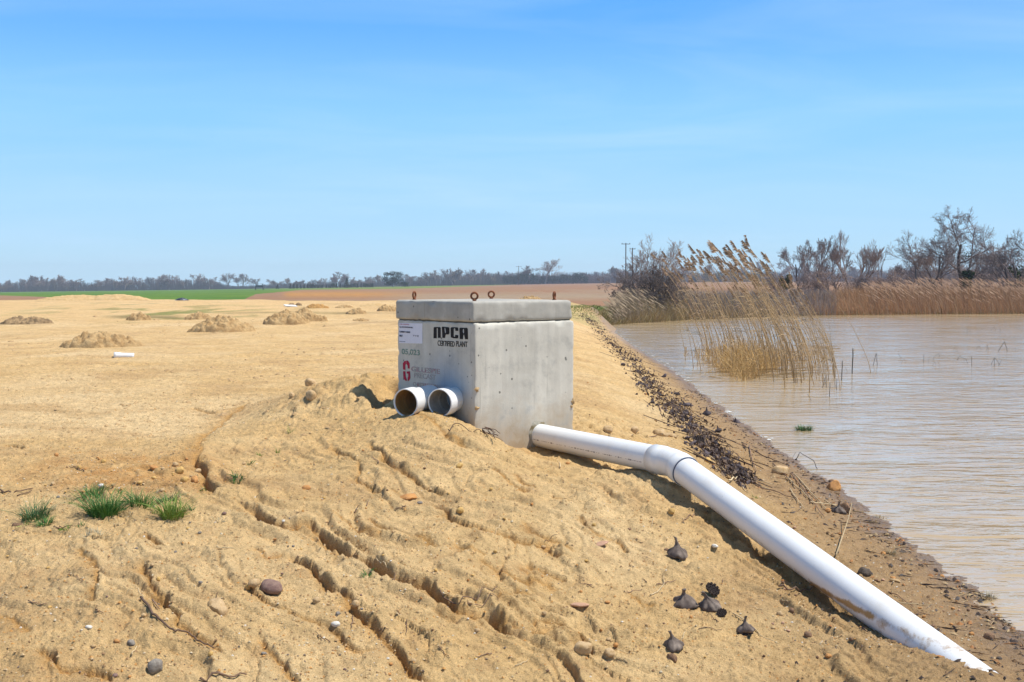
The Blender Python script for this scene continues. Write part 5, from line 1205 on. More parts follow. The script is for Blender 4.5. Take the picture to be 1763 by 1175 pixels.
# meshes are one metre tall; plumes and thickness are kept in proportion by building them for 2.6 m
RV = [reed_mesh(i, 2.7, [.38, .50, .44, .58, .32, .46, .54, .40][i], True) for i in range(8)]; RN = [reed_mesh(40 + i, 2.2, [.22, .4, .3, .12][i], False) for i in range(4)]
q = random.Random(12)
def put_reed(px, py, h, label, group, plume=True, k=None):
    p = at_drop(px, py, EYE); src_ = (RV if plume else RN)[k if k is not None else q.randrange(8 if plume else 4)]
    s_ = h / (2.7 if plume else 2.2); rt = empty('common_reed', (p.x, p.y, -.05), q.gauss(0, .22), label, 'reed', group); rt.scale = (s_, s_, s_)
    link('stem', src_[0], rt)
    if src_[1]: link('plume', src_[1], rt)
    return rt
RL = 'tall dead reed with a brown plume, bowing left in the clump'; RG = 'plumed reeds of the clump in the pond'
for i in range(185):
    u = q.random(); px = 1205 + 235 * u ** .75; py = 600 + q.uniform(0, 76) * (.35 + .65 * u) * (.5 + .5 * math.sin(math.pi * u)) + (12 if u > .6 else 0)
    D = at_drop(px, py, EYE).y
    topy = np.interp(px, [1190, 1230, 1290, 1345, 1390, 1430], [455, 425, 418, 415, 435, 500]) + abs(q.gauss(0, 1)) * 48
    h = min(3.35, max(1.1, (py - topy) * D / FPX)); put_reed(px, py, h * 1.04, RL, RG)
for (px, py, h, k, lab_) in ((1352, 668, 2.95, 0, 'tallest plumed reed, topmost head over the clump'), (1395, 676, 2.95, 2, 'tall plumed reed at the front right of the clump'), (1500, 642, 2.35, 3, 'lone reed standing in the water right of the clump, bowed far left')):
    r_ = put_reed(px, py, h, lab_, None, True, k)
for i in range(75):
    u = q.random(); px = 1180 + 270 * u; py = 618 + q.uniform(0, 62) * (.3 + .7 * u)
    put_reed(px, py, q.uniform(.35, 1.7) if i % 3 else q.uniform(1.2, 2.2), 'thin bare reed stem without a plume in the pond clump', 'bare reed stems of the clump', False)
th = MB()
def blade(mb, b0, ln, lean, w_, segs=3, az=None):
    az = q.uniform(0, 6.28) if az is None else az; d = Vector((math.cos(az), math.sin(az), 0)); sd_ = Vector((-d.y, d.x, 0)) if abs(d.x) > 2 else Vector((1, .2, 0)).normalized(); n0 = len(mb.v)
    for k in range(segs + 1):
        t_ = k / segs; p = b0 + d * ln * lean * t_ ** 1.6 + Vector((0, 0, ln * (t_ - .35 * lean * t_ * t_))); wk = w_ * (1 - .85 * t_); mb.v += [tuple(p - sd_ * wk), tuple(p + sd_ * wk)]
    for k in range(segs): mb.f.append((n0 + 2 * k, n0 + 2 * k + 1, n0 + 2 * k + 3, n0 + 2 * k + 2))
for i in range(3000):
    px = min(1425, max(1180, q.gauss(1283, 46) if i % 5 else q.uniform(1300, 1425))); u = (px - 1180) / 245; bump_ = math.exp(-((px - 1280) / 62) ** 2); py = 598 + (14 + 40 * bump_) * q.random() + 10 * u
    p = at_drop(float(px), py, EYE); blade(th, Vector((p.x, p.y, -.03)), q.uniform(.1, .8) * (.22 + .95 * bump_) * q.choice([.5, 1, 1]), q.uniform(.1, 1.0), .006, 3)
for i in range(130):            # fallen straws matted on the water round the clump
    px = q.uniform(1215, 1430); py = 600 + 55 * q.random() * (1 if px < 1400 else .2); p = at_drop(px, py, EYE); a = q.gauss(0, .5); l_ = q.uniform(.15, .6); z = q.uniform(.0, .16); w_ = .005; n0 = len(th.v); dx, dy = math.cos(a) * l_, math.sin(a) * l_
    th.v += [(p.x - dx, p.y - dy, z), (p.x - dx, p.y - dy, z + 2 * w_), (p.x + dx, p.y + dy, z + 2 * w_ + .02), (p.x + dx, p.y + dy, z + .02)]; th.f.append((n0, n0 + 1, n0 + 2, n0 + 3))
tag(th.build('reed_thatch', M_thatch), 'dense yellow brown thatch of broken reeds at the foot of the clump', 'reed thatch', kind='stuff')
# broken, bent lotus stalks standing in the water
M_stalk = mat('dark_stalk', (.055, .045, .030), .6, .4, (20, .3, 3))
def stalk_mesh(kind, seed):
    q_ = random.Random(seed); mb = MB(); h = 1.0; r_ = .021
    if kind == 0: P = [(0, 0, -.2), (.02, 0, h)]
    elif kind == 1: P = [(0, 0, -.2), (.30, 0, h), (.34, .0, .98), (.40, 0, -.05)]
    elif kind == 2: P = [(0, 0, -.2), (-.45, 0, .8), (-.52, 0, .78), (-1.1, .1, -.05)]
    elif kind == 3: P = [(0, 0, -.2), (.35, .1, .5), (1.1, .1, .9), (1.3, .1, .45)]
    else: P = [(0, 0, -.2), (.5, .2, h * .8)]
    P = [Vector(p) for p in P]; f = []
    for i in range(len(P) - 1):
        for k in range(4): f.append(P[i].lerp(P[i + 1], k / 4) + Vector((q_.uniform(-.02, .02), 0, q_.uniform(-.02, .02))))
    f.append(P[-1]); mb.tube(f, r_, 5)
    if kind == 3: mb.tube([f[-1] + Vector((-.05, 0, 0)), f[-1] + Vector((.01, 0, .04)), f[-1] + Vector((.08, 0, 0))], [.01, .07, .01], 6)
    return mb.mesh('lotus_stalk', M_stalk, True)
SMs = [stalk_mesh(k, k) for k in range(5)]
def stalk(px, py, hpx, kind, label, group=None, flip=1):
    p = at_drop(px, py, EYE); k = hpx * p.y / FPX; o = link('lotus_stalk', SMs[kind]); o.location = (p.x, p.y, 0); o.scale = (k * flip, k, k); kk = 1; o.rotation_euler = (0, 0, q.uniform(-.5, .5)); tag(o, label, 'stalk', group)
stalk(1502, 630, 21, 1, 'bent lotus stalk like an upside down V beside the lone reed'); stalk(1467, 644, 44, 0, 'straight thin stalk left of the lone reed')
stalk(1449, 655, 34, 0, 'straight stalk leaning slightly, front left of the lone reed'); stalk(1440, 633, 20, 3, 'crooked lotus stalk with a drooping head behind the reeds', flip=-1)
for (px, py, hp, k) in [(1553, 618, 12, 4), (1560, 625, 8, 2), (1590, 625, 15, 0), (1598, 622, 10, 4), (1606, 620, 12, 3), (1612, 630, 8, 2), (1618, 628, 7, 4), (1640, 605, 8, 2), (1652, 610, 7, 3), (1610, 596, 8, 4), (1580, 593, 4, 4), (1660, 625, 5, 0), (1668, 626, 14, 3), (1673, 631, 18, 0), (1690, 603, 9, 2), (1702, 604, 10, 1), (1712, 632, 16, 0), (1705, 628, 15, 2), (1718, 630, 13, 4), (1736, 605, 20, 2), (1748, 606, 7, 0), (1757, 625, 5, 2),
    (1665, 575, 8, 0), (1672, 572, 6, 4), (1715, 570, 9, 2), (1722, 573, 10, 0), (1482, 568, 5, 4), (1690, 590, 6, 3), (1705, 592, 4, 4), (1730, 590, 5, 0), (1568, 600, 3, 2), (1575, 575, 3, 4), (1415, 668, 18, 1), (1428, 684, 26, 0), (1440, 672, 20, 0), (1460, 640, 10, 4), (1398, 690, 14, 4), (1755, 563, 5, 0), (1620, 610, 4, 0), (1640, 640, 4, 4)]:
    stalk(px, py, hp, k, 'short dark lotus stalk poking up from the open water', 'broken lotus stalks in the water', q.choice([1, -1]))
stalk(1410, 808, 30, 3, 'arching bare stalk drooping over the water edge', flip=-1); stalk(1362, 790, 14, 4, 'short dark stalk at the water edge above the tan stone')
stalk(1190, 668, 8, 2, 'broken stalk on the shoreline by the scum'); stalk(1340, 700, 9, 4, 'single short stalk in front of the reed clump')
# pale scum along the shore
fm = MB()
for i in range(70):
    Y = math.exp(q.uniform(math.log(24), math.log(50))) if i % 3 else q.choice([19.0, 20.5, 15.8]) + q.gauss(0, .15); X = float(shoreX(Y)) + q.gauss(.02, .07) + .05; r_ = q.uniform(.01, .03) * (1 + Y / 40); n_ = 8; n0 = len(fm.v)
    fm.v += [(X + r_ * math.cos(k * .785) * q.uniform(.5, 1.1), Y + r_ * 1.6 * math.sin(k * .785) * q.uniform(.5, 1.1), .006) for k in range(n_)]; fm.f.append(tuple(n0 + k for k in range(n_)))
tag(fm.build('shore_foam', mat('foam', (.68, .68, .64), .7, .3)), 'bits of pale scum and foam along the near shoreline', 'foam', kind='stuff')

# ------------------------------------------------------------------ bank vegetation across the pond
def veg(name, n, rng_px, dist, hfun, cols, label, lean=(.0, .5), w_=.012, az=None, plume=0.0, basefun=None):
    mb = MB(); m = isl(mat(name, cols[0], .9, .1), cols); pts_ = []
    for i in range(n):
        px = q.uniform(*rng_px); k = (px - 881.5) / FPX
        # start at the far shore along this direction
        Y = 60.0
        for _ in range(6): Y = float(farY(k * Y))
        Y = Y - .25 + dist * q.random() ** 1.3; pts_.append((px, k * Y, Y))
    Z = H([a[1] for a in pts_], [a[2] for a in pts_])
    for (px, X, Y), z in zip(pts_, Z):
        ln = hfun(px, Y) * q.uniform(.55, 1.1); a_ = az + q.gauss(0, .6) if az is not None else None
        blade(mb, Vector((X, Y, z - .05)), ln, q.uniform(*lean), w_, 3, a_)
        if q.random() < plume:
            e_ = Vector(mb.v[-1]); d = Vector((-.5, q.uniform(-.3, .3), .35)); n0 = len(mb.v); s_ = Vector((.3, .4, .5)) * .035
            mb.v += [tuple(e_ - d * .2), tuple(e_ + d * .12 - s_), tuple(e_ + d * .5), tuple(e_ + d * .12 + s_)]; mb.f.append((n0, n0 + 1, n0 + 2, n0 + 3))
    tag(mb.build(name, m), label, 'vegetation', kind='stuff')
OR = [(.40, .19, .08), (.50, .26, .12), (.52, .34, .19), (.30, .15, .075), (.46, .22, .09)]
veg('reed_bed', 17000, (1395, 1960), 7.0, lambda px, Y: 1.28 if px > 1440 else 1.0, OR, 'orange brown reed bed along the far bank of the pond', (.0, .55), .014, math.pi)
veg('plumed_reed_bed', 3800, (1500, 1960), 9.0, lambda px, Y: 1.75 if px > 1560 else 1.5, [(.32, .18, .105), (.38, .25, .16), (.24, .135, .085)], 'taller grey brown plumed reeds rising behind the far reed bed', (.2, .5), .012, math.pi, .45)
veg('grey_brush', 9500, (1185, 1440), 6.5, lambda px, Y: 1.15, [(.26, .21, .20), (.34, .28, .25), (.22, .17, .15), (.38, .30, .22)], 'lilac grey brush on the far bank behind the reed clump', (.0, .6), .012)
veg('dry_bank_grass', 9000, (1030, 1330), 4.0, lambda px, Y: float(np.interp(px, [1030, 1060, 1120, 1330], [.12, .4, .9, .9])), [(.36, .27, .12), (.46, .34, .17), (.28, .20, .10), (.30, .24, .08)], 'dry tan grass on the bank at the far end of the pond', (.1, .8), .012)
veg('olive_edge_grass', 8000, (1035, 1960), .9, lambda px, Y: .42, [(.16, .14, .04), (.24, .19, .07), (.30, .20, .09), (.10, .09, .03)], 'dark olive sedge fringe along the far waterline', (.2, 1.1), .012)
veg('tan_shrub_grass', 5000, (1050, 1200), 9.0, lambda px, Y: float(np.interp(px, [1050, 1090, 1200], [.4, 1.15, 1.1])), [(.30, .22, .14), (.38, .29, .19), (.22, .15, .10)], 'pale tan tall grass around the bare shrub at the pond corner', (.1, .6), .012, math.pi, .12)
def verge_grass():
    mb = MB(); m = isl(mat('verge_grass', (.1, .2, .04), .9, .1), [(.12, .17, .04), (.18, .21, .06), (.30, .26, .11)]); P = [(q.uniform(2.2, 5.2), q.uniform(50, 66)) for _ in range(2600)]; Z = H([p[0] for p in P], [p[1] for p in P])
    for (x, y), z in zip(P, Z): blade(mb, Vector((x * y / 58, y, z - .02)), q.uniform(.05, .16), q.uniform(.2, 1), .012, 2)
    tag(mb.build('verge_grass', m), 'small green grass verge beyond the end of the sand bank', 'grass', kind='stuff')
verge_grass()

# ------------------------------------------------------------------ trees
def branchy(seed, h, spread, r0, levels, stems=1, lift=.5, kids=(4, 5), wob=.16, twig=.007, nside=4, crown_from=.25, droop=0):
    q_ = random.Random(seed); tr = MB(); cr_ = MB()
    def grow(p, d, ln, r_, lev):
        ns = 5 if lev == 0 else 4 if lev < 3 else 3; P = [p]; dd = d.copy()
        for i in range(ns):
            dd = (dd + Vector((q_.gauss(0, wob), q_.gauss(0, wob), q_.gauss(0, wob) + (.05 if lev < 2 else lift * .12 - droop)))).normalized(); P.append(P[-1] + dd * ln / ns)
        r1 = max(twig * .6, r_ * (.45 if lev == 0 else .35)); mb = tr if lev == 0 else cr_
        mb.tube(P, [max(twig * .55, r_ + (r1 - r_) * i / ns) for i in range(ns + 1)], 6 if lev == 0 else (nside if lev < 3 else 3), False)
        if lev >= levels: return
        n_ = q_.randint(*kids)
        for k in range(n_):
            t_ = (crown_from if lev == 0 else .2) + (1 - (crown_from if lev == 0 else .2)) * (k + q_.random() * .8) / n_; t_ = min(t_, .98); i = min(int(t_ * ns), ns - 1); b0 = P[i].lerp(P[i + 1], t_ * ns - i)
            ax = Vector((q_.gauss(0, 1), q_.gauss(0, 1), q_.gauss(0, .5))); ax = (ax - dd * ax.dot(dd)).normalized()
            loc_d = (P[i + 1] - P[i]).normalized(); sp_ = (.55 + .5 * q_.random()) * spread
            nd = (loc_d + ax * sp_ + Vector((0, 0, lift * .3))).normalized()
            grow(b0, nd, ln * (.80 if lev == 0 else .64) * (1.15 - .5 * t_) * q_.uniform(.75, 1.2), max(twig, r_ * (.48 if lev == 0 else .45) * (1.1 - .4 * t_)), lev + 1)
    for s_ in range(stems):
        a = 6.28 * s_ / stems + q_.random(); o_ = 0 if stems == 1 else .35
        grow(Vector((math.cos(a) * o_ * .3, math.sin(a) * o_ * .3, -.1)), Vector((math.cos(a) * o_ * q_.uniform(.5, 1.4), math.sin(a) * o_, 1)).normalized(), h * (.55 if stems == 1 else q_.uniform(.5, .7)), r0, 0)
    zs = max(v[2] for v in cr_.v); k = h / zs
    tr.v = [(a * k, b_ * k, c_ * k) for a, b_, c_ in tr.v]; cr_.v = [(a * k, b_ * k, c_ * k) for a, b_, c_ in cr_.v]; return tr, cr_
M_bark = mat('bark', (.15, .12, .105), .9, .1, (4, .3, 5)); M_tws = mat('twigs', (.26, .205, .185), .9, .1, (1.0, .25, 3)); M_twb = mat('reddish_twigs', (.34, .255, .215), .9, .1, (1.0, .25, 3)); M_vine = isl(mat('ivy', (.03, .06, .015), .7, .2), [(.020, .045, .012), (.05, .085, .02), (.07, .08, .03)])
def leafy(mb, c_, r_, n, sz, q_, flat=1.0):
    for _ in range(n):
        d = Vector((q_.gauss(0, 1), q_.gauss(0, 1), q_.gauss(0, 1))).normalized() * r_ * q_.random() ** .4; d.z *= flat; p = c_ + d
        a = Vector((q_.gauss(0, 1), q_.gauss(0, 1), q_.gauss(0, 1))).normalized() * sz; b_ = a.cross(Vector((q_.gauss(0, 1), q_.gauss(0, 1), q_.gauss(0, 1)))).normalized() * sz * .8; n0 = len(mb.v)
        mb.v += [tuple(p + a), tuple(p + b_), tuple(p - a), tuple(p - b_)]; mb.f.append((n0, n0 + 1, n0 + 2, n0 + 3))
def tree_at(px, pyb, hpx, D, label, seed, name='bare_tree', matc=None, vine=0, **kw):
    k = (px - 881.5) / FPX; X = k * D; z = H1(X, D); zt_ = at_Y(px, pyb - hpx, D).z; h = zt_ - z
    tr, cr_ = branchy(seed, h, **kw); rt = empty(name, (X, D, z), 0, label, 'tree'); tr.build('trunk', M_bark, rt, True); cr_.build('crown', matc or M_tws, rt)
    if vine:
        vb = MB(); q_ = random.Random(seed + 5)
        for i in range(vine): leafy(vb, Vector((q_.gauss(0, .25), q_.gauss(0, .25), h * q_.uniform(.05, .5))), .35, 26, .07, q_)
        vb.build('ivy', M_vine, rt)
    return rt
tree_at(1126, 512, 110, 66, 'bare many stemmed shrubby tree at the far corner of the pond', 3, 'bare_shrub_tree', M_twb, spread=.85, r0=.06, levels=5, stems=8, kids=(3, 4), twig=.0055, lift=.45)
tree_at(1100, 510, 70, 67, 'lower bare shrub at the left foot of the many stemmed tree', 4, 'bare_shrub', M_tws, spread=1.0, r0=.05, levels=5, stems=5, kids=(3, 5), twig=.006, lift=.2, wob=.25)
tree_at(1128, 505, 48, 64, 'dark tangled thicket bush low in front of the many stemmed tree', 5, 'thicket_bush', M_bark, spread=1.2, r0=.05, levels=5, stems=6, kids=(4, 5), twig=.007, lift=.05, wob=.3)
tree_at(1375, 478, 66, 105, 'thin bare tree right behind the reed plumes', 6, spread=.75, r0=.10, levels=5, kids=(4, 5), twig=.008)
tree_at(1412, 478, 72, 110, 'narrow upright bare tree between the reed plumes and the oval one', 7, spread=.45, r0=.10, levels=5, kids=(4, 5), twig=.008, lift=.8)
tree_at(1400, 480, 48, 100, 'low crooked bare tree leaning over the reddish field', 8, spread=1.1, r0=.12, levels=5, kids=(3, 5), twig=.008, lift=.1, wob=.3)
tree_at(1468, 480, 86, 110, 'oval crowned dense bare tree in the middle of the right hand group', 9, spread=.55, r0=.12, levels=5, stems=3, kids=(4, 5), twig=.0075, lift=.75, matc=M_twb)
tree_at(1440, 480, 58, 112, 'small bare tree at the left shoulder of the oval one', 10, spread=.6, r0=.08, levels=5, kids=(4, 5), twig=.008)
tree_at(1512, 478, 56, 118, 'slim lone bare sapling right of the oval tree', 11, spread=.4, r0=.06, levels=3, kids=(4, 5), twig=.007, lift=.8)
tree_at(1655, 478, 124, 92, 'biggest wide spreading bare tree on the right', 14, spread=1.25, r0=.16, levels=5, kids=(5, 6), twig=.007, lift=.15, wob=.22, vine=10, crown_from=.22)
tree_at(1592, 480, 106, 92, 'bare tree leaning left, next to the biggest one', 15, spread=.7, r0=.12, levels=5, stems=3, kids=(4, 5), twig=.007, lift=.3, wob=.22)
tree_at(1618, 480, 84, 94, 'reddish twigged bare tree between the two tallest on the right', 16, spread=.8, r0=.10, levels=5, stems=2, kids=(4, 5), twig=.007, matc=M_twb)
tree_at(1705, 480, 70, 92, 'low spreading bare tree right of the biggest one', 17, spread=1.0, r0=.10, levels=5, stems=3, kids=(4, 5), twig=.007, lift=.2, wob=.25, matc=M_twb)
tree_at(1750, 482, 78, 84, 'dark vine clad bare tree at the right edge', 18, spread=.8, r0=.13, levels=5, stems=3, kids=(4, 5), twig=.008, vine=26, lift=.3)
tree_at(1800, 482, 90, 84, 'bare tree just past the right edge', 19, spread=.8, r0=.13, levels=5, stems=3, kids=(4, 5), twig=.008, lift=.3)
def bush(px, pyb, wpx, hpx, D, label, seed, m=None, n=900, name='evergreen_bush', sz=.10):
    k = (px - 881.5) / FPX; X = k * D; z = H1(X, D); h = max(.5, at_Y(px, pyb - hpx, D).z - z); w_ = wpx * D / FPX / 2; q_ = random.Random(seed); mb = MB(); st = MB()
    for i in range(9): leafy(mb, Vector((q_.uniform(-.6, .6) * w_, q_.uniform(-.4, .4) * w_, h * q_.uniform(.25, .75))), min(w_, h) * q_.uniform(.3, .5), n // 9, sz, q_, .8)
    rt = empty(name, (X, D, z), 0, label, 'bush'); mb.build('crown', m or M_vine, rt); st.tube([(0, 0, -.1), (.05, 0, h * .4), (0, .05, h * .7)], [.08, .06, .03], 6); st.build('trunk', M_bark, rt); return rt
bush(1352, 492, 26, 34, 96, 'olive green bush behind the reed clump', 21, isl(mat('olive_leaves', (.1, .1, .03), .8, .1), [(.07, .08, .025), (.16, .14, .05), (.10, .09, .04)]))
bush(1665, 470, 30, 26, 90, 'green brambles at the foot of the biggest bare tree', 22); bush(1540, 470, 34, 22, 125, 'dark rounded bush between sapling and biggest tree', 23, M_tws, 1400)
for i, (px, w_, hp) in enumerate([(1525, 40, 26), (1565, 40, 34), (1640, 60, 38), (1690, 60, 40), (1735, 40, 44), (1600, 50, 36), (1430, 50, 30), (1390, 50, 30), (1490, 50, 28), (1345, 40, 24)]):
    tree_at(px, 482, hp - 7, 98 + (i % 3) * 5, 'low twiggy brush among the bare trees on the right', 60 + i, 'brush_shrub', M_tws if i % 2 else M_twb, spread=1.1, r0=.05, levels=4, stems=6, kids=(4, 5), twig=.008, lift=.1, wob=.3)['group'] = 'twiggy brush under the right hand trees'

# ------------------------------------------------------------------ the distant wood
M_far = [mat('far_twigs_a', (.25, .195, .175), .95, .05), mat('far_twigs_b', (.29, .22, .19), .95, .05), mat('far_twigs_c', (.18, .145, .13), .95, .05)]
FV = []
for i in range(6):
    tr, cr_ = branchy(100 + i, 10.0, spread=[.8, .65, .95, .7, .85, .6][i], r0=.22, levels=4, kids=(5, 6), twig=.03, nside=3, lift=.55, crown_from=.22, stems=1 if i % 3 else 2)
    n0 = len(cr_.v); cr_.v += tr.v; cr_.f += [tuple(v + n0 for v in f) for f in tr.f]; FV.append([cr_.mesh('bare_tree', m) for m in M_far])
base_py = lambda px: float(np.interp(px, [0, 360, 720, 1080, 1763], [502, 497.5, 492, 487, 480]))
def far_tree(px, hpx, k=None, label='bare grey tree in the distant tree line', group='bare trees of the distant tree line', D=None, mi=None, sx=1.0):
    D = D or q.uniform(800, 850); py = base_py(px); X = (px - 881.5) / FPX * D; z = EYE - float(base_drop(np.array([X]), np.array([D]))[0]); h = hpx * 1.12 * D / FPX
    me = FV[q.randrange(6) if k is None else k][q.choice([0, 0, 1, 2]) if mi is None else mi]; o = link('bare_tree', me); o.location = (X, D, z - .2); s_ = h / 10.0; o.scale = (s_ * 1.5 * sx, s_ * 1.5, s_); o.rotation_euler = (0, 0, q.uniform(0, 6.28)); tag(o, label, 'tree', group); return o
prof = [(0, 14), (10, 16), (22, 20), (34, 22), (50, 27), (60, 24), (70, 26), (85, 22), (96, 27), (104, 25), (128, 19), (138, 20), (146, 17), (160, 13), (172, 18), (180, 21), (192, 20), (208, 23), (215, 20), (228, 23), (240, 20), (252, 22), (265, 20), (276, 25), (286, 26), (298, 25), (310, 20), (320, 18), (333, 26), (345, 21), (360, 18), (374, 20), (500, 17), (515, 14), (540, 14), (558, 16), (573, 22), (583, 25), (612, 16), (628, 17), (646, 20), (704, 20), (714, 17), (728, 16), (742, 22), (752, 25), (768, 28), (780, 29), (792, 24), (806, 20), (820, 26), (836, 27), (850, 20), (860, 22), (870, 22), (1010, 18), (1022, 20), (1036, 19), (1048, 26), (1060, 28), (1072, 24), (1088, 22), (1160, 26), (1190, 28), (1230, 30), (1260, 30), (1300, 32), (1340, 30), (1380, 30), (1430, 30), (1480, 28), (1530, 30), (1580, 26), (1640, 28), (1700, 28), (1750, 28)]
for px, hp in prof: far_tree(px, hp)
for i in range(190):
    px = q.uniform(-10, 1100) if i < 150 else q.uniform(1100, 1770); hp = float(np.interp(px, [a for a, _ in prof], [b_ for _, b_ in prof])) * q.uniform(.55, .85)
    if 390 < px < 470 or 660 < px < 695: continue
    far_tree(px, hp)
far_tree(393, 26, 2, 'round bare tree standing left of a twin in the far field', None, 820, 0, 1.1); far_tree(415, 25, 0, 'round bare tree standing right of its twin in the far field', None, 820, 0, 1.0)
far_tree(447, 17, 2, 'small dark bare tree behind the raised wooden hide', None, 830, 2, 1.3); far_tree(463, 15, 4, 'pale bare tree right of the raised wooden hide', None, 830, 1, 1.0)
M_pale = mat('pale_twigs', (.36, .32, .29), .9, .1); o = far_tree(937, 40, 2, 'tall pale white barked bare tree above the dark wood', None, 790, 0, 1.25); o.data = o.data.copy(); o.data.materials.clear(); o.data.materials.append(M_pale)
far_tree(905, 30, 4, 'bare tree rising over the dark wood, left of the pale one', None, 800, 2); far_tree(895, 27, 1, 'dark bare tree by the distant utility pole', None, 800, 2)
M_ever = isl(mat('evergreen', (.025, .045, .02), .9, .1), [(.018, .036, .018), (.035, .06, .025), (.012, .025, .014), (.05, .065, .03)])
def ever_mesh(kind, seed):
    q_ = random.Random(seed); mb = MB(); 
    if kind == 'pine':
        for i in range(44):
            a = q_.uniform(0, 6.28); r_ = .36 * math.sqrt(q_.random()); z = q_.uniform(.18, .86); leafy(mb, Vector((r_ * math.cos(a) * (1.2 - .6 * z), r_ * math.sin(a), z)), .15, 60, .022, q_, .7)
    elif kind == 'cedar':
        for i in range(24): z = i / 24; leafy(mb, Vector((q_.gauss(0, .03), q_.gauss(0, .03), .08 + .84 * z)), .22 * (1 - z) + .05, 46, .03, q_)
    else:
        for i in range(14): leafy(mb, Vector((q_.uniform(-.3, .3), q_.uniform(-.2, .2), q_.uniform(.2, .75))), .25, 46, .04, q_)
    return mb.mesh('crown', M_ever)
EM = {k: [ever_mesh(k, s_) for s_ in (1, 2)] for k in ('pine', 'cedar', 'round')}
def ever(px, hpx, wk, kind, label, group=None, D=700, name='evergreen_tree'):
    X = (px - 881.5) / FPX * D; z = EYE - float(base_drop(np.array([X]), np.array([D]))[0]); h = hpx * D / FPX; rt = empty(name, (X, D, z - .3), q.uniform(-.5, .5), label, 'tree', group)
    c_ = link('crown', EM[kind][q.randrange(2)], rt); c_.scale = (h * wk, h * wk, h); tb = MB(); tb.tube([(0, 0, 0), (0, 0, h * .5)], [h * .03, h * .015], 5); tb.build('trunk', M_bark, rt); return rt
ever(677, 31, 1.5, 'pine', 'broad dark green pine standing out on the horizon left of the box', None, 600, 'pine_tree'); ever(698, 12, 1.3, 'round', 'low evergreen at the right foot of the broad pine', None, 600)
ever(597, 20, .95, 'cedar', 'dark pointed cedar above the low evergreen hedge', None, 600, 'cedar_tree'); ever(478, 9, 1.4, 'cedar', 'small dark evergreen alone right of the wooden hide', None, 620)
for i, px in enumerate(list(range(500, 560, 6)) + list(range(562, 645, 6))): ever(px, q.uniform(7.5, 11), q.uniform(.8, 1.2), q.choice(['cedar', 'round']), 'low dark evergreen in the hedge row beneath the cedar', 'low evergreens of the distant hedge', 620)
for px in range(872, 1010, 8): ever(px, q.uniform(15, 22), q.uniform(.7, 1.0), q.choice(['round', 'pine']), 'dark evergreen in the wood above the box lid', 'dark evergreens of the wood above the box', 790)
for px in range(1085, 1330, 22): ever(px, q.uniform(15, 24), q.uniform(.7, 1.0), 'round', 'dark evergreen in the wood behind the pond shrubs', 'evergreens of the wood behind the pond', 790)
us = MB()
for i in range(22000):
    px = q.uniform(-40, 1800); hp = float(np.interp(px, [-40, 100, 160, 330, 380, 400, 425, 500, 640, 700, 760, 870, 1010, 1080, 1763], [12, 13, 11, 13, 9, 4, 4, 7, 8, 9, 15, 16, 15, 15, 16])); D = q.uniform(800, 850); X = (px - 881.5) / FPX * D
    z = EYE - float(np.interp(px, [0, 360, 720, 1080, 1763], [8.1, 5.9, 3.5, 1.3, .2])) * D / 850; h = hp * D / FPX * q.uniform(.4, 1.35); n0 = len(us.v); w_ = q.uniform(.05, .22); l_ = q.gauss(0, .5)
    us.v += [(X - w_, D, z - .6), (X + w_, D, z - .6), (X + l_ + w_ * .3, D, z + h), (X + l_ - w_ * .3, D, z + h * .98)]; us.f.append((n0, n0 + 1, n0 + 2, n0 + 3))
tag(us.build('distant_woodland', isl(mat('understory', (.17, .13, .12), .95, .05), [(.20, .16, .155), (.27, .21, .195), (.16, .135, .13), (.24, .185, .185)])), 'purplish grey undergrowth of the distant wood along the horizon', 'woodland', kind='stuff')

# ------------------------------------------------------------------ poles, hide, odd things on the site
M_pole = mat('pole_wood', (.10, .075, .06), .9, .1, (3, .2, 3))
def pole(px, pyt, pyb, D, label, arms=((.2, 1.1),)):
    X = (px - 881.5) / FPX * D; zb = EYE - float(base_drop(np.array([X]), np.array([D]))[0]); zt_ = at_Y(px, pyt, D).z; rt = empty('utility_pole', (X, D, zb), 0, label, 'utility pole'); h = zt_ - zb
    mb = MB(); mb.tube([(0, 0, -.5), (0, 0, h)], [.17, .12], 8); mb.build('pole', M_pole, rt)
    for dz, hw in arms:
        a = MB(); a.box((-hw, -.07, h - dz - .14), (hw, .07, h - dz)); ca = a.build('crossarm', M_pole, rt)
        for x in (-hw * .85, hw * .85, 0): i_ = MB(); i_.tube([(x, 0, h - dz + .003), (x, 0, h - dz + .22)], [.07, .05], 6); i_.build('insulator', M_pole, ca)
pole(1077, 419, 487, 300, 'taller utility pole, left one of the pair beyond the pond', ((.15, 1.15),)); pole(1088.5, 427, 488, 320, 'shorter utility pole, right one of the pair beyond the pond', ((.25, .8),)); pole(893, 458, 490, 620, 'distant utility pole on the horizon above the box', ((.4, 1.5),))
D = 420; X = (447 - 881.5) / FPX * D; zb = EYE - float(base_drop(np.array([X]), np.array([D]))[0]); hd = empty('raised_hide', (X, D, zb), .15, 'raised wooden hunting hide on legs at the edge of the green field', 'hide'); u_ = D / FPX
M_hw = mat('hide_wood', (.07, .065, .06), .9, .1); g0 = at_Y(447, 494, D).z - zb
for sx in (-1, 1):
    for sy in (-1, 1): b_ = MB(); b_.tube([(sx * 1.4, sy * 1.0, -.3), (sx * 1.15, sy * .9, g0 + 1.0)], .10, 5); b_.build('leg', M_hw, hd)
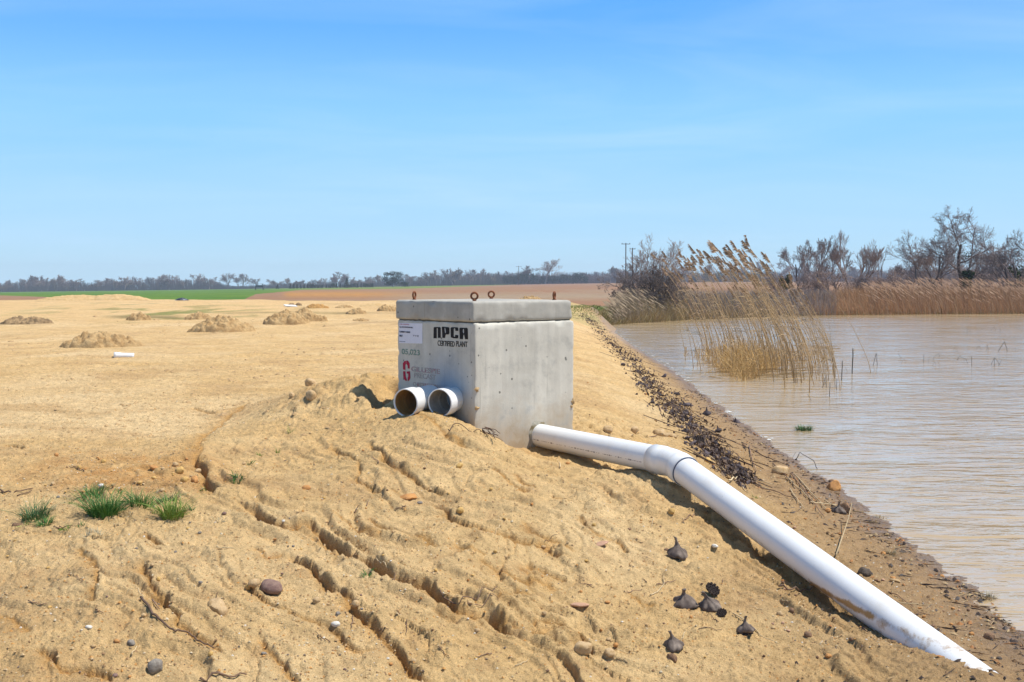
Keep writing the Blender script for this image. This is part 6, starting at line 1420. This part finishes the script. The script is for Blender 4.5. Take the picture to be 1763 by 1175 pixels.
b_ = MB(); b_.box((-1.35, -1.0, g0 - .12), (1.35, 1.0, g0 + .08)); b_.build('deck', M_hw, hd); b_ = MB(); b_.box((-1.3, -.98, g0 + .083), (1.3, .98, g0 + .55)); b_.build('cabin', mat('hide_wall', (.16, .17, .18), .8, .2), hd); b_ = MB(); b_.box((-1.5, -1.15, g0 + 1.0), (1.5, 1.15, g0 + 1.1)); b_.build('roof', mat('hide_roof', (.28, .29, .30), .7, .2), hd)
# black rubbish at the field edge, white board lying on the sand
x, y = hit(312, 517.5); c_ = Vector((x, y, H1(x, y))); q_ = random.Random(3); tb = MB(); n_ = 26
vs_ = []
for j in range(7):
    for k in range(n_):
        a = 6.283 * k / n_; r_ = (1 - j / 6) ; vs_.append((.55 * r_ * math.cos(a) * (1 + .2 * math.sin(3 * a)), .35 * r_ * math.sin(a), .20 * (1 - r_ ** 2) + .07 * mnoise.noise(Vector((math.cos(a) * 2 * r_, math.sin(a) * 2 * r_, 3.3))) * (j > 0)))
tb.add(vs_, [(j * n_ + k, j * n_ + (k + 1) % n_, (j + 1) * n_ + (k + 1) % n_, (j + 1) * n_ + k) for j in range(6) for k in range(n_)])
o = tb.build('plastic_sheet', mat('black_plastic', (.03, .032, .04), .4, .5, (6, .3, 3), ramp=(5, (.4, .42, .46), .58, .66)), None, True, c_); tag(o, 'crumpled black plastic sheet by the green field edge', 'plastic sheet')
x, y = hit(500, 528.5); c_ = Vector((x, y, H1(x, y) + .05)); b_ = MB(); b_.box((-.33, -.5, 0), (.33, .5, .04)); o = b_.build('white_board', mat('white_board', (.78, .77, .72), .6, .3, (5, .05, 2)), None, False, c_); o.rotation_euler = (.05, .06, .3); tag(o, 'white board lying flat on the sand far left of the box', 'board')

# ------------------------------------------------------------------ haze
hz = MB(); hz.box((-1500, -60, -30), (1500, 1250, 19)); m = bpy.data.materials.new('haze'); m.use_nodes = True; t = m.node_tree; t.nodes.clear(); mo = t.nodes.new('ShaderNodeOutputMaterial'); pv = t.nodes.new('ShaderNodeVolumePrincipled')
pv.inputs['Color'].default_value = (.80, .88, 1.0, 1); pv.inputs['Density'].default_value = .00034; pv.inputs['Anisotropy'].default_value = .0; t.links.new(pv.outputs[0], mo.inputs['Volume'])
o = hz.build('haze', m); tag(o, 'thin pale blue haze over the fields', 'haze', kind='stuff'); o.display_type = 'WIRE'
